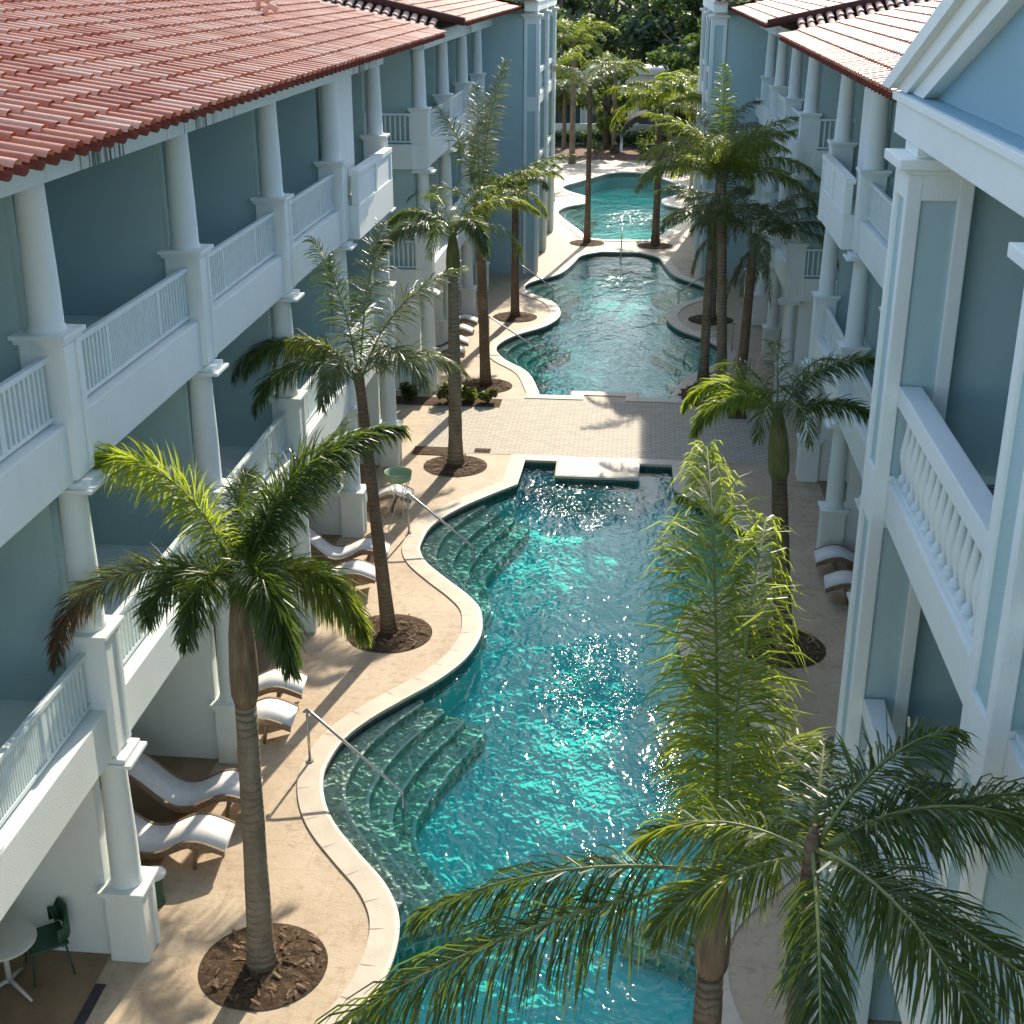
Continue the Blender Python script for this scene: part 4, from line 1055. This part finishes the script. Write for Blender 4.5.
TR = [('dark tree in the tree line at the far left edge', -9.5, 128, 12, 5.5, TREE_B, 2200), ('dark green tree in the tree line behind the middle', 2.5, 130, 13, 6, TREE_D, 2600), ('leafy tree in the tree line behind the right end', 11, 130, 13, 6, TREE_D, 2200), ('grey-green tree in the tree line left of the middle', -4.5, 124, 11.5, 4.5, TREE_B, 2200), ('dark broad tree with a round low crown in the middle of the far garden', 2.1, 95, 6.4, 2.5, TREE_D, 1800), ('tall blue-green tree behind the white garden building', -7.0, 112, 12, 5.0, TREE_B, 2600),
      ('tall pale grey-green tree in the centre background', 0.5, 114, 12.5, 5.0, TREE_B, 2600), ('large dark green tree beside the far right pavilion', 6.5, 96, 12, 4.0, TREE_D, 2600),
      ('light green tree in front of the white garden building', -2.4, 92, 5.8, 1.9, TREE_L, 1500), ('big dark tree filling the left background', -13, 118, 13, 6, TREE_D, 2600),
      ('bright green small tree right of the teal kiosk', 4.6, 91, 5.4, 1.5, TREE_L, 1200), ('dense green tree filling the right background', 9.5, 116, 12, 5, TREE_L, 2600),
      ('very tall shadowed tree far behind the garden centre', -3, 132, 18, 7, TREE_D, 2600), ('olive tree between the palms left of centre', -5.6, 98, 7.5, 2.4, TREE_L, 1600), ('thin dark tree right of centre behind the kiosk', 3.5, 108, 11, 3.5, TREE_D, 2200)]
for k, (lab, x, y_, h, rad, m, n) in enumerate(TR): tree(lab, x, y_, h, rad, m, 200+k, n, .26 if h < 9 else .42)
# garden building with a low arch, hedge, boundary wall and kiosk
CREAM = stucco('cream_render', (.72, .68, .58), .3)
t = thing('garden_building', 'low cream garden building with dark openings beyond the third pool', 'building', (-3.4, 102, 0))
bm = bmesh.new(); box(bm, -9, 1.4, 101, 106, 0, 4.1); box(bm, -9.3, 1.7, 100.7, 106.3, 4.101, 4.5, .03); obj('wall', bm, CREAM, t)
for x0, x1, z0, z1 in ((-6.4, -4.6, .3, 2.6), (-4.1, -1.2, .2, 2.7), (-.4, .8, .2, 2.9)):
    bm = bmesh.new(); box(bm, x0, x1, 100.93, 101.05, z0, z1); wn = obj('window', bm, GLASS, t)
    bm = bmesh.new()
    for a, b, c, e in ((x0-.1, x0-.001, z0, z1), (x1+.001, x1+.1, z0, z1), (x0-.1, x1+.1, z1+.001, z1+.12)): box(bm, a, b, 100.88, 101.04, c, e)
    obj('frame', bm, PAINT, wn)
t = thing('garden_arch', 'brown curved arch canopy standing behind the third pool', 'arch', (.2, 90.5, 0))
bm = bmesh.new(); pr = [(-1.75*math.cos(PI*k/18)+.3, 1.5*math.sin(PI*k/18)+1.0) for k in range(19)]
L = [[bm.verts.new((x, yy, z+dz)) for yy, dz in ((89.6, 0), (92.6, 0), (92.6, -.4), (89.6, -.4))] for x, z in pr]
for a, b in zip(L, L[1:]):
    for k in range(4): bm.faces.new((a[k], b[k], b[(k+1) % 4], a[(k+1) % 4]))
bm.faces.new(L[0]); bm.faces.new(L[-1][::-1]); obj('canopy', bm, simple('brown_thatch', (.045, .036, .028), .9, .35, 12, .03, 20), t)
for x in (-1.42, 2.02):
    bm = bmesh.new(); box(bm, x-.08, x+.08, 90.2, 90.4, 0, 1.05); obj('post', bm, WHITE, t)
    bm = bmesh.new(); box(bm, x-.08, x+.08, 91.0, 91.2, 0, 1.05); obj('post', bm, WHITE, t)
TEAL = simple('teal_panel', (.02, .30, .28), .5, .1, 4, 0)
t = thing('kiosk', 'small white and teal kiosk behind the dark round tree', 'kiosk', (3.1, 104, 0))
bm = bmesh.new(); box(bm, .6, 5.6, 103, 105, 0, 3.4, .02); obj('wall', bm, WHITE, t)
for x0, x1 in ((.9, 2.5), (3.4, 5.2)):
    bm = bmesh.new(); box(bm, x0, x1, 102.95, 102.999, 3.0, 3.36); box(bm, x0, x1, 102.90, 102.94, 2.0, 2.9); obj('shutter', bm, TEAL, t)
bm = bmesh.new(); box(bm, .3, 5.9, 102.7, 105.3, 3.401, 3.6, .02); obj('roof', bm, WHITE, t)
def hedge(label, x0, x1, y_, h, m, seed):
    rnd = random.Random(seed); t = thing('hedge', label, 'hedge', ((x0+x1)/2, y_, 0))
    V, F = [], []; x = x0
    while x < x1:
        leaf_cloud(V, F, (x, y_+rnd.uniform(-.2, .2), h*rnd.uniform(.35, .62)), (.6, .5, h*.45), 150, .13, rnd); x += .45
    pyobj('foliage', V, F, m, t)
    bm = bmesh.new(); x = x0+.2
    while x < x1: tube(bm, [(x, y_, 0), (x+.1, y_, h*.6)], [.03, .015], 5); x += .8
    obj('stem', bm, BARK, t)
hedge('clipped dark hedge along the back of the far terrace', -8, 7, 93.5, 1.15, TREE_D, 301)
bm = bmesh.new(); box(bm, -9, 8, 94.4, 94.6, 0, 1.35, .01); tag(obj('boundary_wall', bm, CREAM), 'low cream boundary wall behind the clipped hedge', 'wall')
for k, (lab, x, y_, r, h, m) in enumerate((('yellow-green bush left behind the third pool', -2.9, 87.3, .55, 1.1, SHRUB), ('reddish bush centre left behind the third pool', -1.75, 87.6, .4, .9, DRY), ('upright green bush straight behind the third pool', -.1, 86.9, .45, 1.3, TREE_L),
                                       ('wide leafy bush right behind the third pool', .9, 85.6, 1.5, 2.1, TREE_L), ('round bush at the right corner of the third pool', 2.9, 83.0, .9, 1.6, SHRUB))):
    shrub(lab, x, y_, r, h, 400+k, m)
S('garden_bed', filled([rect(-9, 8, 86.4, 93)], .02), simple('red_brown_soil', (.22, .11, .065), .9, .3, 3, .03, 9))
